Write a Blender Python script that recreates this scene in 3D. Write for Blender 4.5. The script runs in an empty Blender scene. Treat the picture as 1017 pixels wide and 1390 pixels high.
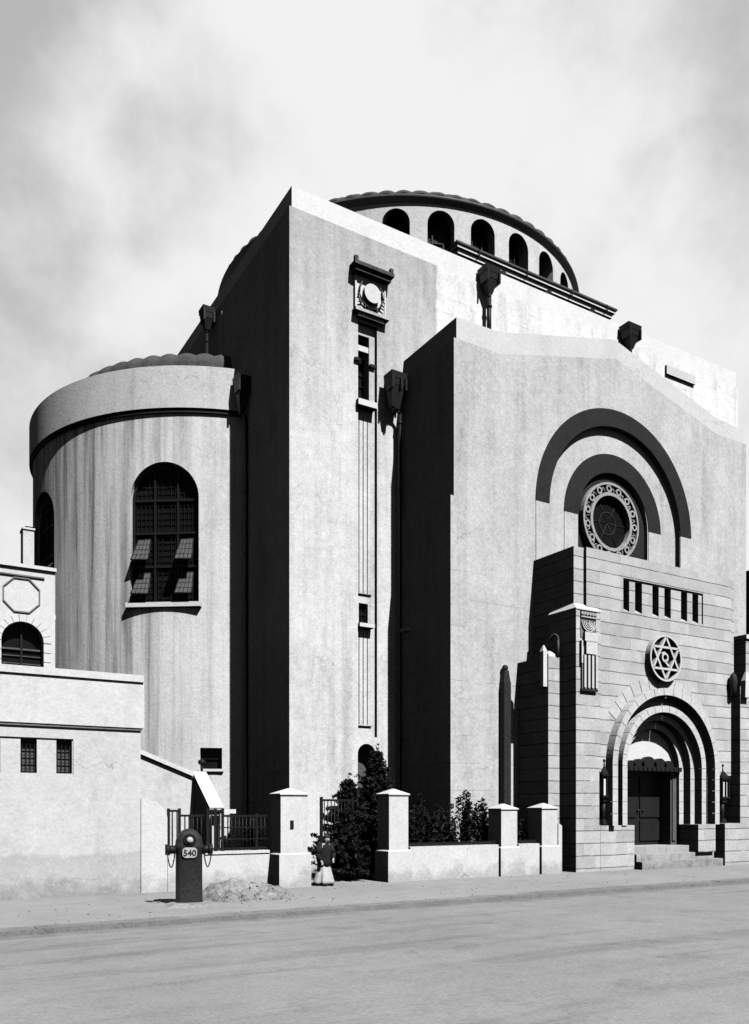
import bpy, bmesh, math, random
from mathutils import Vector, Matrix
from mathutils.geometry import tessellate_polygon
random.seed(7)
R = math.radians
PI = math.pi
sc = bpy.context.scene
col = sc.collection

# ------------------------------------------------------------------ materials
def nodes_of(name):
    m = bpy.data.materials.new(name)
    m.use_nodes = True
    nt = m.node_tree
    bs = nt.nodes['Principled BSDF']
    return m, nt, bs

def mth(nt, op, a, b=None, c=None, clamp=False):
    n = nt.nodes.new('ShaderNodeMath'); n.operation = op; n.use_clamp = clamp
    for i, v in enumerate((a, b, c)):
        if v is None: continue
        if isinstance(v, (int, float)): n.inputs[i].default_value = v
        else: nt.links.new(v, n.inputs[i])
    return n.outputs[0]

def noise(nt, vec, scale, detail=3, rough=.55):
    n = nt.nodes.new('ShaderNodeTexNoise')
    n.inputs['Scale'].default_value = scale
    n.inputs['Detail'].default_value = detail
    n.inputs['Roughness'].default_value = rough
    nt.links.new(vec, n.inputs['Vector'])
    return n.outputs['Fac']

def pos(nt, sx=1, sy=1, sz=1):
    g = nt.nodes.new('ShaderNodeNewGeometry')
    mp = nt.nodes.new('ShaderNodeMapping')
    mp.inputs['Scale'].default_value = (sx, sy, sz)
    nt.links.new(g.outputs['Position'], mp.inputs['Vector'])
    return mp.outputs['Vector']

def sepz(nt):
    g = nt.nodes.new('ShaderNodeNewGeometry')
    s = nt.nodes.new('ShaderNodeSeparateXYZ')
    nt.links.new(g.outputs['Position'], s.inputs[0])
    return s.outputs

def ramp(nt, fac, lo, hi, a=0.0, b=1.0):
    n = nt.nodes.new('ShaderNodeMapRange')
    n.interpolation_type = 'SMOOTHSTEP'
    n.inputs['From Min'].default_value = lo; n.inputs['From Max'].default_value = hi
    n.inputs['To Min'].default_value = a; n.inputs['To Max'].default_value = b
    nt.links.new(fac, n.inputs['Value'])
    return n.outputs['Result']

def setcol(nt, bs, val):
    c = nt.nodes.new('ShaderNodeCombineColor')
    for i in range(3): nt.links.new(val, c.inputs[i])
    nt.links.new(c.outputs[0], bs.inputs['Base Color'])

def stucco(name, val, mott=.16, grain=.22, streak=0.0, bump=.25, rough=.92, gscale=22, extra=None):
    m, nt, bs = nodes_of(name)
    p = pos(nt)
    v = mth(nt, 'MULTIPLY_ADD', mth(nt, 'SUBTRACT', noise(nt, p, .55, 4), .5), mott*2.2, 1.0)
    v = mth(nt, 'MULTIPLY_ADD', mth(nt, 'SUBTRACT', noise(nt, p, 3.2, 4), .5), mott*1.6, v)
    g = noise(nt, p, gscale, 2, .7)
    v = mth(nt, 'MULTIPLY_ADD', mth(nt, 'SUBTRACT', g, .5), grain*3.4, v)
    g2 = noise(nt, p, 8.5, 3, .6)
    v = mth(nt, 'MULTIPLY_ADD', mth(nt, 'SUBTRACT', g2, .5), mott*2.2, v)
    dv = ramp(nt, noise(nt, pos(nt, 1.5, 1.5, .35), 1.0, 5, .6), .50, .75)
    v = mth(nt, 'MULTIPLY_ADD', dv, -mott*1.1, v)
    if streak:
        st = ramp(nt, noise(nt, pos(nt, 2.4, 2.4, .11), 1.0, 4, .6), .42, .72)
        fine = ramp(nt, noise(nt, pos(nt, 7, 7, .2), 1.0, 3, .6), .45, .8)
        v = mth(nt, 'SUBTRACT', v, mth(nt, 'MULTIPLY', st, streak))
        v = mth(nt, 'SUBTRACT', v, mth(nt, 'MULTIPLY', fine, streak*.6))
    # splash dirt at the foot, hairline cracks
    o = sepz(nt)
    e = mth(nt, 'MULTIPLY_ADD', mth(nt, 'SUBTRACT', noise(nt, p, 2.3, 5, .65), .5), 1.3, o[2])
    v = mth(nt, 'MULTIPLY_ADD', ramp(nt, e, .0, .42, 1, 0), -.30, v)
    wv_ = nt.nodes.new('ShaderNodeTexNoise'); wv_.inputs['Scale'].default_value = 1.7; wv_.inputs['Detail'].default_value = 5
    nt.links.new(p, wv_.inputs['Vector'])
    mx = nt.nodes.new('ShaderNodeVectorMath'); mx.operation = 'MULTIPLY_ADD'
    nt.links.new(wv_.outputs['Color'], mx.inputs[0]); mx.inputs[1].default_value = (.9, .9, .9); nt.links.new(p, mx.inputs[2])
    vo = nt.nodes.new('ShaderNodeTexVoronoi'); vo.feature = 'DISTANCE_TO_EDGE'; vo.inputs['Scale'].default_value = .38
    nt.links.new(mx.outputs[0], vo.inputs['Vector'])
    ck = mth(nt, 'MULTIPLY', ramp(nt, vo.outputs['Distance'], .0, .006, 1, 0), ramp(nt, noise(nt, p, .7, 2), .52, .62))
    v = mth(nt, 'MULTIPLY_ADD', ck, -.28, v)
    v = mth(nt, 'MULTIPLY', v, val)
    if extra: v = extra(nt, v)
    v = mth(nt, 'MAXIMUM', v, .004)
    setcol(nt, bs, v)
    bs.inputs['Roughness'].default_value = rough
    bs.inputs['Specular IOR Level'].default_value = .05
    if bump:
        b = nt.nodes.new('ShaderNodeBump'); b.inputs['Strength'].default_value = bump; b.inputs['Distance'].default_value = .02
        nt.links.new(noise(nt, p, 14, 4), b.inputs['Height'])
        nt.links.new(b.outputs[0], bs.inputs['Normal'])
    return m

def plain(name, val, rough=.6, grain=.25, scale=18, metal=0.0):
    m, nt, bs = nodes_of(name)
    v = mth(nt, 'MULTIPLY_ADD', mth(nt, 'SUBTRACT', noise(nt, pos(nt), scale, 3), .5), grain*2, 1.0)
    v = mth(nt, 'MAXIMUM', mth(nt, 'MULTIPLY', v, val), .002)
    setcol(nt, bs, v)
    bs.inputs['Roughness'].default_value = rough
    bs.inputs['Metallic'].default_value = metal
    bs.inputs['Specular IOR Level'].default_value = .18
    return m

def white_coat(nt, v):        # fresh whitewash on the nave's upper wall, right of the stair bay, with thin course lines
    o = sepz(nt)
    edge = mth(nt, 'MULTIPLY_ADD', noise(nt, pos(nt), 2.5, 3), .2, o[0])
    mask = ramp(nt, edge, 14.82, 14.90)
    dz = mth(nt, 'MULTIPLY_ADD', mth(nt, 'SUBTRACT', noise(nt, pos(nt, 1.6, 1, .35), 1.0, 5, .6), .5), 5.0, o[2])
    v = mth(nt, 'MULTIPLY', v, mth(nt, 'MULTIPLY_ADD', ramp(nt, dz, 11.5, 18.6, 0, 1), -.30, 1.0))
    zf = mth(nt, 'FRACT', mth(nt, 'DIVIDE', mth(nt, 'MULTIPLY_ADD', noise(nt, pos(nt, 1, 1, 1), 1.2, 2), .05, o[2]), .47))
    ln = mth(nt, 'MULTIPLY', ramp(nt, zf, .0, .09, 1, 0), ramp(nt, noise(nt, pos(nt, 1.6, 1, 3), 1.5, 3), .45, .6))
    w = mth(nt, 'SUBTRACT', mth(nt, 'MULTIPLY', v, 1.68), mth(nt, 'MULTIPLY', ln, .30))
    w = mth(nt, 'MINIMUM', w, .80)
    return mth(nt, 'ADD', mth(nt, 'MULTIPLY', v, mth(nt, 'SUBTRACT', 1.0, mask)), mth(nt, 'MULTIPLY', w, mask))

def low_courses(nt, v):       # faint horizontal pour joints low on the porch block
    o = sepz(nt)
    zf = mth(nt, 'FRACT', mth(nt, 'DIVIDE', mth(nt, 'MULTIPLY_ADD', noise(nt, pos(nt), .8, 2), .05, o[2]), .74))
    ln = ramp(nt, zf, .0, .045, 1, 0)
    br = ramp(nt, noise(nt, pos(nt, 1.2, 1.2, 2.5), 1.0, 3), .44, .56)
    low = ramp(nt, o[2], 8.6, 9.0, 1, 0)
    k = mth(nt, 'MULTIPLY', mth(nt, 'MULTIPLY', ln, br), low)
    return mth(nt, 'MULTIPLY', v, mth(nt, 'MULTIPLY_ADD', k, -.35, 1.0))

def plinth_dirt(nt, v):       # rougher splash band at the foot of the annex
    o = sepz(nt)
    e = mth(nt, 'MULTIPLY_ADD', mth(nt, 'SUBTRACT', noise(nt, pos(nt), 1.6, 4), .5), .35, o[2])
    k = ramp(nt, e, .78, .88, 1, 0)
    return mth(nt, 'MULTIPLY', v, mth(nt, 'MULTIPLY_ADD', k, -.17, 1.0))

def apse_stain(nt, v):        # rain streaks, heavier on the weather side of the apse
    o = sepz(nt)
    west = ramp(nt, o[0], 5.4, 9.4, 1.0, .22)
    st = ramp(nt, noise(nt, pos(nt, 1.7, 1.7, .08), 1.3, 5, .65), .40, .66)
    fi = ramp(nt, noise(nt, pos(nt, 6, 6, .15), 1.0, 3, .6), .42, .75)
    k = mth(nt, 'MULTIPLY', mth(nt, 'ADD', mth(nt, 'MULTIPLY', st, .66), mth(nt, 'MULTIPLY', fi, .36)), west)
    return mth(nt, 'MULTIPLY', v, mth(nt, 'SUBTRACT', 1.0, k))

def ashlar(name, val, lines=.28):
    m, nt, bs = nodes_of(name)
    g = nt.nodes.new('ShaderNodeNewGeometry')
    s = nt.nodes.new('ShaderNodeSeparateXYZ'); nt.links.new(g.outputs['Position'], s.inputs[0])
    c = nt.nodes.new('ShaderNodeCombineXYZ')
    wob = mth(nt, 'MULTIPLY_ADD', noise(nt, pos(nt), 1.1, 3), .05, s.outputs[2])
    nt.links.new(mth(nt, 'ADD', s.outputs[0], s.outputs[1]), c.inputs[0])
    nt.links.new(mth(nt, 'SUBTRACT', wob, .105), c.inputs[1])
    br = nt.nodes.new('ShaderNodeTexBrick')
    nt.links.new(c.outputs[0], br.inputs['Vector'])
    br.inputs['Scale'].default_value = 1.0
    br.inputs['Brick Width'].default_value = .82
    br.inputs['Row Height'].default_value = .338
    br.inputs['Mortar Size'].default_value = .0
    br.inputs['Color1'].default_value = (.86, .86, .86, 1)
    br.inputs['Color2'].default_value = (1.10, 1.10, 1.10, 1)
    zf = mth(nt, 'FRACT', mth(nt, 'DIVIDE', mth(nt, 'SUBTRACT', wob, .105), .338))
    ln = mth(nt, 'MULTIPLY', ramp(nt, zf, .035, .085, 1, 0), ramp(nt, noise(nt, pos(nt, 1.3, 1.3, 3.1), 1.4, 3), .30, .46))
    # vertical joints, fainter
    b2 = nt.nodes.new('ShaderNodeTexBrick')
    nt.links.new(c.outputs[0], b2.inputs['Vector'])
    b2.inputs['Scale'].default_value = 1.0
    b2.inputs['Brick Width'].default_value = .82; b2.inputs['Row Height'].default_value = .338
    b2.inputs['Mortar Size'].default_value = .010
    b2.inputs['Mortar Smooth'].default_value = .4
    p = pos(nt)
    v = mth(nt, 'MULTIPLY_ADD', mth(nt, 'SUBTRACT', noise(nt, p, 22, 2, .7), .5), .75, 1.0)
    v = mth(nt, 'MULTIPLY_ADD', mth(nt, 'SUBTRACT', noise(nt, p, 2.2, 5), .5), .6, v)
    v = mth(nt, 'MULTIPLY', v, br.outputs['Color'])
    v = mth(nt, 'MULTIPLY', v, mth(nt, 'MULTIPLY_ADD', b2.outputs['Fac'], -.16, 1.0))
    v = mth(nt, 'MULTIPLY', v, mth(nt, 'MULTIPLY_ADD', ln, -(1-lines), 1.0))
    v = mth(nt, 'MAXIMUM', mth(nt, 'MULTIPLY', v, val), .01)
    setcol(nt, bs, v)
    bs.inputs['Roughness'].default_value = .93; bs.inputs['Specular IOR Level'].default_value = .05
    b = nt.nodes.new('ShaderNodeBump'); b.inputs['Strength'].default_value = .3; b.inputs['Distance'].default_value = .02
    nt.links.new(mth(nt, 'SUBTRACT', noise(nt, p, 12, 4), ln), b.inputs['Height'])
    nt.links.new(b.outputs[0], bs.inputs['Normal'])
    return m

M = {}
M['nave'] = stucco('nave_stucco', .67, mott=.18, streak=.17, extra=white_coat)
M['coping'] = stucco('coping_stucco', .74, mott=.09, grain=.10)
M['side'] = stucco('side_stucco', .50, mott=.12, streak=.12)
M['block'] = stucco('porch_block_stucco', .54, mott=.18, streak=.13, extra=low_courses)
M['blockcope'] = stucco('porch_coping_stucco', .62, mott=.08, grain=.12)
M['apse'] = stucco('apse_stucco', .68, mott=.14, extra=apse_stain)
M['apsetop'] = stucco('apse_band_stucco', .60, mott=.14, streak=.06)
M['annex'] = stucco('annex_stucco', .60, mott=.14, grain=.13, extra=plinth_dirt)
M['annexband'] = stucco('annex_band_stucco', .66, mott=.12, grain=.12)
M['wallwhite'] = stucco('whitewashed_wall', .66, mott=.10, grain=.13)
M['ashlar'] = ashlar('ashlar_stone', .50)
M['vous'] = stucco('voussoir_stone', .58, mott=.16, grain=.2)
M['trim'] = stucco('stone_trim', .60, mott=.1)
M['rosestone'] = stucco('rose_stone', .36, mott=.2, grain=.3)
M['trimw'] = stucco('white_trim', .68, mott=.06, grain=.1)
M['paint'] = stucco('dark_paint_and_shade', .030, mott=.22, grain=.25)  # dark paint of the arch bands; also colours the shade line under the apse band
M['lead'] = plain('lead_sheet', .075, .5, .35, 5)
M['slate'] = stucco('roof_tile', .085, mott=.3, grain=.3)
M['iron'] = plain('black_iron', .012, .5)
M['cast'] = plain('dark_cast_iron', .026, .6, .8, 16)
M['glass'] = plain('dark_glass', .010, .25, .5, 3)
M['pane'] = plain('grey_window_glass', .10, .3, .5, 9)
M['lampglass'] = plain('frosted_lamp_glass', .75, .4, .15)
M['wood'] = plain('dark_wood', .018, .5, .4, 6)
M['woodg'] = plain('weathered_wood', .12, .6, .3, 6)
M['stone_dark'] = stucco('dark_and_shade_stone', .2)  # dark stone; on the annex it also colours a painted shade line
M['drum'] = stucco('drum_stone', .60, mott=.16)
M['sand'] = stucco('loose_sand', .27, mott=.4, grain=.5, bump=1.0, gscale=30)
M['concrete'] = stucco('concrete', .42, mott=.2, grain=.25)
M['leaf'] = plain('dark_leaf', .010, .9, .6, 9)
M['leaf2'] = plain('mid_leaf', .028, .9, .6, 9)
M['bark'] = plain('bark', .03, .9)
M['skin'] = plain('skin', .35, .6, .05)
M['cloth_dark'] = plain('dark_cloth', .018, .9, .4, 12)
M['cloth_white'] = plain('white_cloth', .50, .9, .5, 9)
M['enamel'] = plain('white_enamel', .48, .4, .5, 35)

def street(name, val, ruts):
    m, nt, bs = nodes_of(name)
    p = pos(nt)
    v = mth(nt, 'MULTIPLY_ADD', mth(nt, 'SUBTRACT', noise(nt, p, .35, 5), .5), .42, 1.0)
    v = mth(nt, 'MULTIPLY_ADD', mth(nt, 'SUBTRACT', noise(nt, p, 2.4, 4), .5), .3, v)
    v = mth(nt, 'MULTIPLY_ADD', mth(nt, 'SUBTRACT', noise(nt, p, 26, 3, .75), .5), .85, v)
    o = sepz(nt)
    yy = mth(nt, 'MULTIPLY_ADD', mth(nt, 'SUBTRACT', noise(nt, pos(nt, .7, 1.2, 1), 1.5, 5, .7), .5), .9, o[1])
    gut = mth(nt, 'MULTIPLY', ramp(nt, yy, 12.25, 12.62), ramp(nt, yy, 12.8, 13.15, 1, 0))
    v = mth(nt, 'MULTIPLY_ADD', mth(nt, 'MULTIPLY', gut, noise(nt, p, 5, 4, .7)), -.45, v)
    v = mth(nt, 'MULTIPLY_ADD', ramp(nt, noise(nt, p, 1.1, 6, .7), .55, .68), -.16, v)
    if ruts:
        r = ramp(nt, noise(nt, pos(nt, .12, 1.5, 1), 1.0, 4, .6), .48, .70)
        v = mth(nt, 'MULTIPLY_ADD', r, -.22, v)
    v = mth(nt, 'MAXIMUM', mth(nt, 'MULTIPLY', v, val), .02)
    setcol(nt, bs, v)
    bs.inputs['Roughness'].default_value = .95; bs.inputs['Specular IOR Level'].default_value = .1
    b = nt.nodes.new('ShaderNodeBump'); b.inputs['Strength'].default_value = .5; b.inputs['Distance'].default_value = .03
    nt.links.new(noise(nt, p, 9, 6, .7), b.inputs['Height'])
    nt.links.new(b.outputs[0], bs.inputs['Normal'])
    return m
M['road'] = street('road_dust', .27, True)
M['pave'] = street('pavement_dust', .31, False)
M['kerb'] = street('kerb_stone', .27, False)
M['earth'] = street('earth', .20, False)

# ------------------------------------------------------------------ mesh helpers
def add_poly_prism(bm, pts, y0, y1, mat=0, holes=()):
    """pts in (x,z); extruded from y0 to y1."""
    rings = [pts] + list(holes)
    flat = [p for r in rings for p in r]
    tris = tessellate_polygon([[Vector((p[0], p[1], 0)) for p in r] for r in rings])
    a = [bm.verts.new((p[0], y0, p[1])) for p in flat]
    b = [bm.verts.new((p[0], y1, p[1])) for p in flat]
    for t in tris:
        for vs in (a, b):
            try: f = bm.faces.new([vs[i] for i in t]); f.material_index = mat
            except ValueError: pass
    k = 0
    for r in rings:
        n = len(r)
        for i in range(n):
            i0, i1 = k+i, k+(i+1) % n
            f = bm.faces.new((a[i0], a[i1], b[i1], b[i0])); f.material_index = mat
        k += n

def box(bm, x0, x1, y0, y1, z0, z1, mat=0, rot=0, c=None):
    vs = [bm.verts.new((x, y, z)) for x in (x0, x1) for y in (y0, y1) for z in (z0, z1)]
    for q in ((0,1,3,2), (4,6,7,5), (0,4,5,1), (2,3,7,6), (0,2,6,4), (1,5,7,3)):
        f = bm.faces.new([vs[i] for i in q]); f.material_index = mat
    if rot:
        bmesh.ops.rotate(bm, verts=vs, cent=c, matrix=Matrix.Rotation(rot, 3, 'Z'))
    return vs

def taper(bm, cx, cy, z0, z1, w0, d0, w1, d1, mat=0):
    a = [bm.verts.new((cx+sx*w0/2, cy+sy*d0/2, z0)) for sx, sy in ((-1,-1),(1,-1),(1,1),(-1,1))]
    b = [bm.verts.new((cx+sx*w1/2, cy+sy*d1/2, z1)) for sx, sy in ((-1,-1),(1,-1),(1,1),(-1,1))]
    for i in range(4):
        f = bm.faces.new((a[i], a[(i+1)%4], b[(i+1)%4], b[i])); f.material_index = mat
    f = bm.faces.new(a[::-1]); f.material_index = mat
    f = bm.faces.new(b); f.material_index = mat
    return a+b

def tube(bm, p0, p1, r0, r1=None, n=10, mat=0, cap=True):
    if r1 is None: r1 = r0
    p0, p1 = Vector(p0), Vector(p1)
    d = (p1-p0).normalized()
    u = d.orthogonal().normalized(); w = d.cross(u)
    A = [bm.verts.new(p0 + (u*math.cos(2*PI*i/n) + w*math.sin(2*PI*i/n))*r0) for i in range(n)]
    B = [bm.verts.new(p1 + (u*math.cos(2*PI*i/n) + w*math.sin(2*PI*i/n))*r1) for i in range(n)]
    for i in range(n):
        f = bm.faces.new((A[i], A[(i+1)%n], B[(i+1)%n], B[i])); f.material_index = mat; f.smooth = True
    if cap:
        bm.faces.new(A[::-1]).material_index = mat; bm.faces.new(B).material_index = mat
    return A+B

def lathe(bm, cx, cy, prof, n=24, mat=0, a0=0, a1=2*PI, close=True, smooth=True):
    full = abs(a1-a0-2*PI) < 1e-6
    cols = n if full else n+1
    rows = []
    for r, z in prof:
        if r < 1e-5: rows.append([bm.verts.new((cx, cy, z))]*cols)
        else: rows.append([bm.verts.new((cx+r*math.cos(a0+(a1-a0)*i/n), cy+r*math.sin(a0+(a1-a0)*i/n), z)) for i in range(cols)])
    for j in range(len(rows)-1):
        for i in range(n):
            k = (i+1) % cols if full else i+1
            q = [rows[j][i], rows[j][k], rows[j+1][k], rows[j+1][i]]
            q2 = []
            for v in q:
                if v not in q2: q2.append(v)
            if len(q2) > 2:
                f = bm.faces.new(q2); f.material_index = mat; f.smooth = smooth
    return rows

def ball(bm, c, r, mat=0, sx=1, sy=1, sz=1):
    g = bmesh.ops.create_icosphere(bm, subdivisions=2, radius=1, matrix=Matrix.Translation(c) @ Matrix.Diagonal((r*sx, r*sy, r*sz, 1)))
    for v in g['verts']:
        for f in v.link_faces: f.material_index = mat; f.smooth = True

def arch_pts(cx, zs, r, zb, n=20):
    return [(cx-r, zb)] + [(cx-r*math.cos(PI*i/n), zs+r*math.sin(PI*i/n)) for i in range(n+1)] + [(cx+r, zb)]

def ring_pts(cx, cz, r0, r1, a0, a1, n=28):
    o = [(cx+r1*math.cos(a0+(a1-a0)*i/n), cz+r1*math.sin(a0+(a1-a0)*i/n)) for i in range(n+1)]
    i_ = [(cx+r0*math.cos(a1-(a1-a0)*i/n), cz+r0*math.sin(a1-(a1-a0)*i/n)) for i in range(n+1)]
    return o+i_

def circ_pts(cx, cz, r, n=32):
    return [(cx+r*math.cos(2*PI*i/n), cz+r*math.sin(2*PI*i/n)) for i in range(n)]

BASE = {}
def obj(name, bm, mats, parent=None, label=None):
    bmesh.ops.recalc_face_normals(bm, faces=bm.faces)
    off = BASE.get(parent.name, Vector()) if parent else Vector()
    if off.length: bmesh.ops.translate(bm, verts=bm.verts, vec=-off)
    me = bpy.data.meshes.new(name); bm.to_mesh(me); bm.free()
    if not isinstance(mats, (list, tuple)): mats = [mats]
    for m in mats: me.materials.append(m)
    o = bpy.data.objects.new(name, me); col.objects.link(o)
    if parent: o.parent = parent; BASE[o.name] = off
    else: BASE[o.name] = Vector()
    if label: o['label'] = label
    return o

def cut(o, cutters):
    """Boolean-difference a bmesh of cutters out of o (o is in local coords offset by BASE)."""
    bmesh.ops.recalc_face_normals(cutters, faces=cutters.faces)
    off = BASE[o.name]
    if off.length: bmesh.ops.translate(cutters, verts=cutters.verts, vec=-off)
    me = bpy.data.meshes.new('tmp'); cutters.to_mesh(me); cutters.free()
    c = bpy.data.objects.new('tmp', me); col.objects.link(c)
    mw = o.parent; o.parent = None
    md = o.modifiers.new('b', 'BOOLEAN'); md.operation = 'DIFFERENCE'; md.object = c; md.solver = 'EXACT'; md.use_self = True
    bpy.context.view_layer.update()
    dg = bpy.context.evaluated_depsgraph_get()
    nm = bpy.data.meshes.new_from_object(o.evaluated_get(dg))
    o.modifiers.clear(); old = o.data; o.data = nm; nm.name = old.name+'_cut'; bpy.data.meshes.remove(old)
    bpy.data.objects.remove(c); o.parent = mw
    return o

def thing(name, label, cat, loc, group=None):
    o = bpy.data.objects.new(name, None); col.objects.link(o)
    o.location = loc; o['label'] = label; o['category'] = cat
    o.empty_display_size = .3
    if group: o['group'] = group
    BASE[o.name] = Vector(loc)
    return o
def tag(o, label, cat, group=None, kind=None):
    if label: o['label'] = label
    if cat: o['category'] = cat
    if group: o['group'] = group
    if kind: o['kind'] = kind
    return o
def N(): return bmesh.new()

# ------------------------------------------------------------------ camera
cam = bpy.data.cameras.new('camera'); co = bpy.data.objects.new('camera', cam); col.objects.link(co)
co.location = (0, 0, 1.7); co.rotation_euler = (R(90), 0, R(-31))
cam.sensor_fit = 'HORIZONTAL'; cam.sensor_width = 36
cam.lens = 36*1137/1017
cam.shift_x = .5/1017; cam.shift_y = (1098-695)/1017
cam.clip_end = 5000; cam.clip_start = .05
sc.camera = co

# ------------------------------------------------------------------ light
EL, AZ = 50.0, 7.0        # sun elevation; degrees east of the facade's normal
sd = Vector((math.sin(R(AZ))*math.cos(R(EL)), -math.cos(R(AZ))*math.cos(R(EL)), math.sin(R(EL))))
sun = bpy.data.lights.new('sun', 'SUN'); so = bpy.data.objects.new('sun', sun); col.objects.link(so)
sun.energy = 5.0; sun.angle = R(.5); sun.color = (1, 1, 1)
so.location = (0, -20, 60)
so.rotation_euler = sd.to_track_quat('Z', 'Y').to_euler()

w = bpy.data.worlds.new('World'); sc.world = w; w.use_nodes = True
nt = w.node_tree; nt.nodes.clear()
out = nt.nodes.new('ShaderNodeOutputWorld'); bg = nt.nodes.new('ShaderNodeBackground')
nt.links.new(bg.outputs[0], out.inputs[0])
sky = nt.nodes.new('ShaderNodeTexSky'); sky.sky_type = 'NISHITA'; sky.sun_disc = False
sky.sun_elevation = R(EL); sky.sun_rotation = R(180-AZ)
bw = nt.nodes.new('ShaderNodeRGBToBW'); nt.links.new(sky.outputs[0], bw.inputs[0])
tc = nt.nodes.new('ShaderNodeTexCoord')
d = tc.outputs['Generated']
sp = nt.nodes.new('ShaderNodeSeparateXYZ'); nt.links.new(d, sp.inputs[0])
mp = nt.nodes.new('ShaderNodeMapping'); mp.inputs['Scale'].default_value = (1, 1, 1.7); mp.inputs['Location'].default_value = (3.1, .4, 2.2)
nt.links.new(d, mp.inputs['Vector'])
wn = nt.nodes.new('ShaderNodeTexNoise'); wn.inputs['Scale'].default_value = 1.7; wn.inputs['Detail'].default_value = 7
wn.inputs['Roughness'].default_value = .5; wn.inputs['Distortion'].default_value = .35
nt.links.new(mp.outputs[0], wn.inputs['Vector'])
def blob(az, el, lo, hi, amt):     # a bank (or a gap) of cloud round one compass direction
    v = nt.nodes.new('ShaderNodeVectorMath'); v.operation = 'DOT_PRODUCT'
    v.inputs[1].default_value = (math.sin(R(az))*math.cos(R(el)), math.cos(R(az))*math.cos(R(el)), math.sin(R(el)))
    nt.links.new(nv, v.inputs[0])
    return ramp(nt, v.outputs['Value'], math.cos(R(hi)), math.cos(R(lo)), 0, amt)
wd = nt.nodes.new('ShaderNodeTexNoise'); wd.inputs['Scale'].default_value = 2.6; wd.inputs['Detail'].default_value = 5
nt.links.new(d, wd.inputs['Vector'])
va = nt.nodes.new('ShaderNodeVectorMath'); va.operation = 'SUBTRACT'; nt.links.new(wd.outputs['Color'], va.inputs[0]); va.inputs[1].default_value = (.5, .5, .5)
vb = nt.nodes.new('ShaderNodeVectorMath'); vb.operation = 'SCALE'; nt.links.new(va.outputs[0], vb.inputs[0]); vb.inputs['Scale'].default_value = .45
vc = nt.nodes.new('ShaderNodeVectorMath'); vc.operation = 'ADD'; nt.links.new(d, vc.inputs[0]); nt.links.new(vb.outputs[0], vc.inputs[1])
vn = nt.nodes.new('ShaderNodeVectorMath'); vn.operation = 'NORMALIZE'; nt.links.new(vc.outputs[0], vn.inputs[0]); nv = vn.outputs[0]
cl = mth(nt, 'MULTIPLY_ADD', mth(nt, 'SUBTRACT', wn.outputs['Fac'], .5), 1.9, .52)
for args in ((20.6, 40.5, 3, 11, 0.5), (26.6, 40.3, 2, 9, 0.35), (14.9, 34.0, 2, 10, 0.4), (40.6, 37.9, 3, 12, 0.45), (51.4, 32.3, 2, 8, 0.3), (9.5, 39.5, 3, 12, -0.50), (20.1, 37.0, 1, 5, -0.45), (48.2, 42.5, 1, 10, -0.30), (46.6, 37.4, 0, 3, -0.16), (31.6, 43.2, 2, 9, -0.22), (54, 36.3, 1, 7, -0.2), (9, 30, 1, 6, -.15), (12, 37, 1, 9, -.10)): cl = mth(nt, 'ADD', cl, blob(*args))
low = ramp(nt, sp.outputs[2], .15, .62, .42, 0)
fn = nt.nodes.new('ShaderNodeTexNoise'); fn.inputs['Scale'].default_value = 9; fn.inputs['Detail'].default_value = 8; fn.inputs['Roughness'].default_value = .68
nt.links.new(d, fn.inputs['Vector'])
cl = mth(nt, 'MULTIPLY_ADD', mth(nt, 'SUBTRACT', fn.outputs['Fac'], .5), .95, cl)
cl = ramp(nt, mth(nt, 'ADD', cl, low), .0, 1.15, 0, 1)
bright = mth(nt, 'MULTIPLY_ADD', cl, .33, .39)
bank = mth(nt, 'MULTIPLY', ramp(nt, sp.outputs[0], -.10, .08), ramp(nt, sp.outputs[1], -.05, .2))
lum = mth(nt, 'MULTIPLY', bw.outputs[0], .011)
lum = mth(nt, 'MULTIPLY', lum, mth(nt, 'SUBTRACT', 1.0, bank))
lum = mth(nt, 'ADD', lum, mth(nt, 'MULTIPLY', bright, bank))
cc = nt.nodes.new('ShaderNodeCombineColor')
for i in range(3): nt.links.new(lum, cc.inputs[i])
nt.links.new(cc.outputs[0], bg.inputs['Color']); bg.inputs['Strength'].default_value = 1.0

sc.view_settings.view_transform = 'Standard'; sc.view_settings.look = 'None'
sc.view_settings.exposure = .30; sc.view_settings.gamma = 1
sc.cycles.diffuse_bounces = 0; sc.cycles.max_bounces = 4; sc.cycles.glossy_bounces = 1

# ------------------------------------------------------------------ ground
bm = N(); box(bm, -600, 900, -300, 1200, -.4, -.16); tag(obj('ground', bm, M['earth']), None, None, kind='structure')
bm = N()
nx, ny = 90, 40
gr = [[bm.verts.new((-40+130*i/nx, -22+34.72*j/ny, -.09+.012*math.sin(i*1.7+j*.6)*math.cos(j*.9))) for i in range(nx+1)] for j in range(ny+1)]
for j in range(ny):
    for i in range(nx):
        f = bm.faces.new((gr[j][i], gr[j][i+1], gr[j+1][i+1], gr[j+1][i])); f.smooth = True
tag(obj('road', bm, M['road']), None, None, kind='structure')
bm = N()
x = -40.0
while x < 90:
    L = random.uniform(.9, 1.3); dz = random.uniform(-.008, .004); dy = random.uniform(-.008, .008)
    vs = box(bm, x, x+L, 12.70+dy*.5, 12.93, -.16, -.012+dz)
    x += L
tag(obj('kerb', bm, M['kerb']), None, None, kind='structure')
bm = N(); box(bm, -40, 90, 12.955, 60, -.16, 0.0); tag(obj('pavement', bm, M['pave']), None, None, kind='structure')

# ================================================================== SYNAGOGUE
XC = 19.58
S = thing('synagogue', 'large pale stucco domed synagogue with round apse and arched stone portal', 'synagogue', (XC, 20.87, 0))
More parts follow.
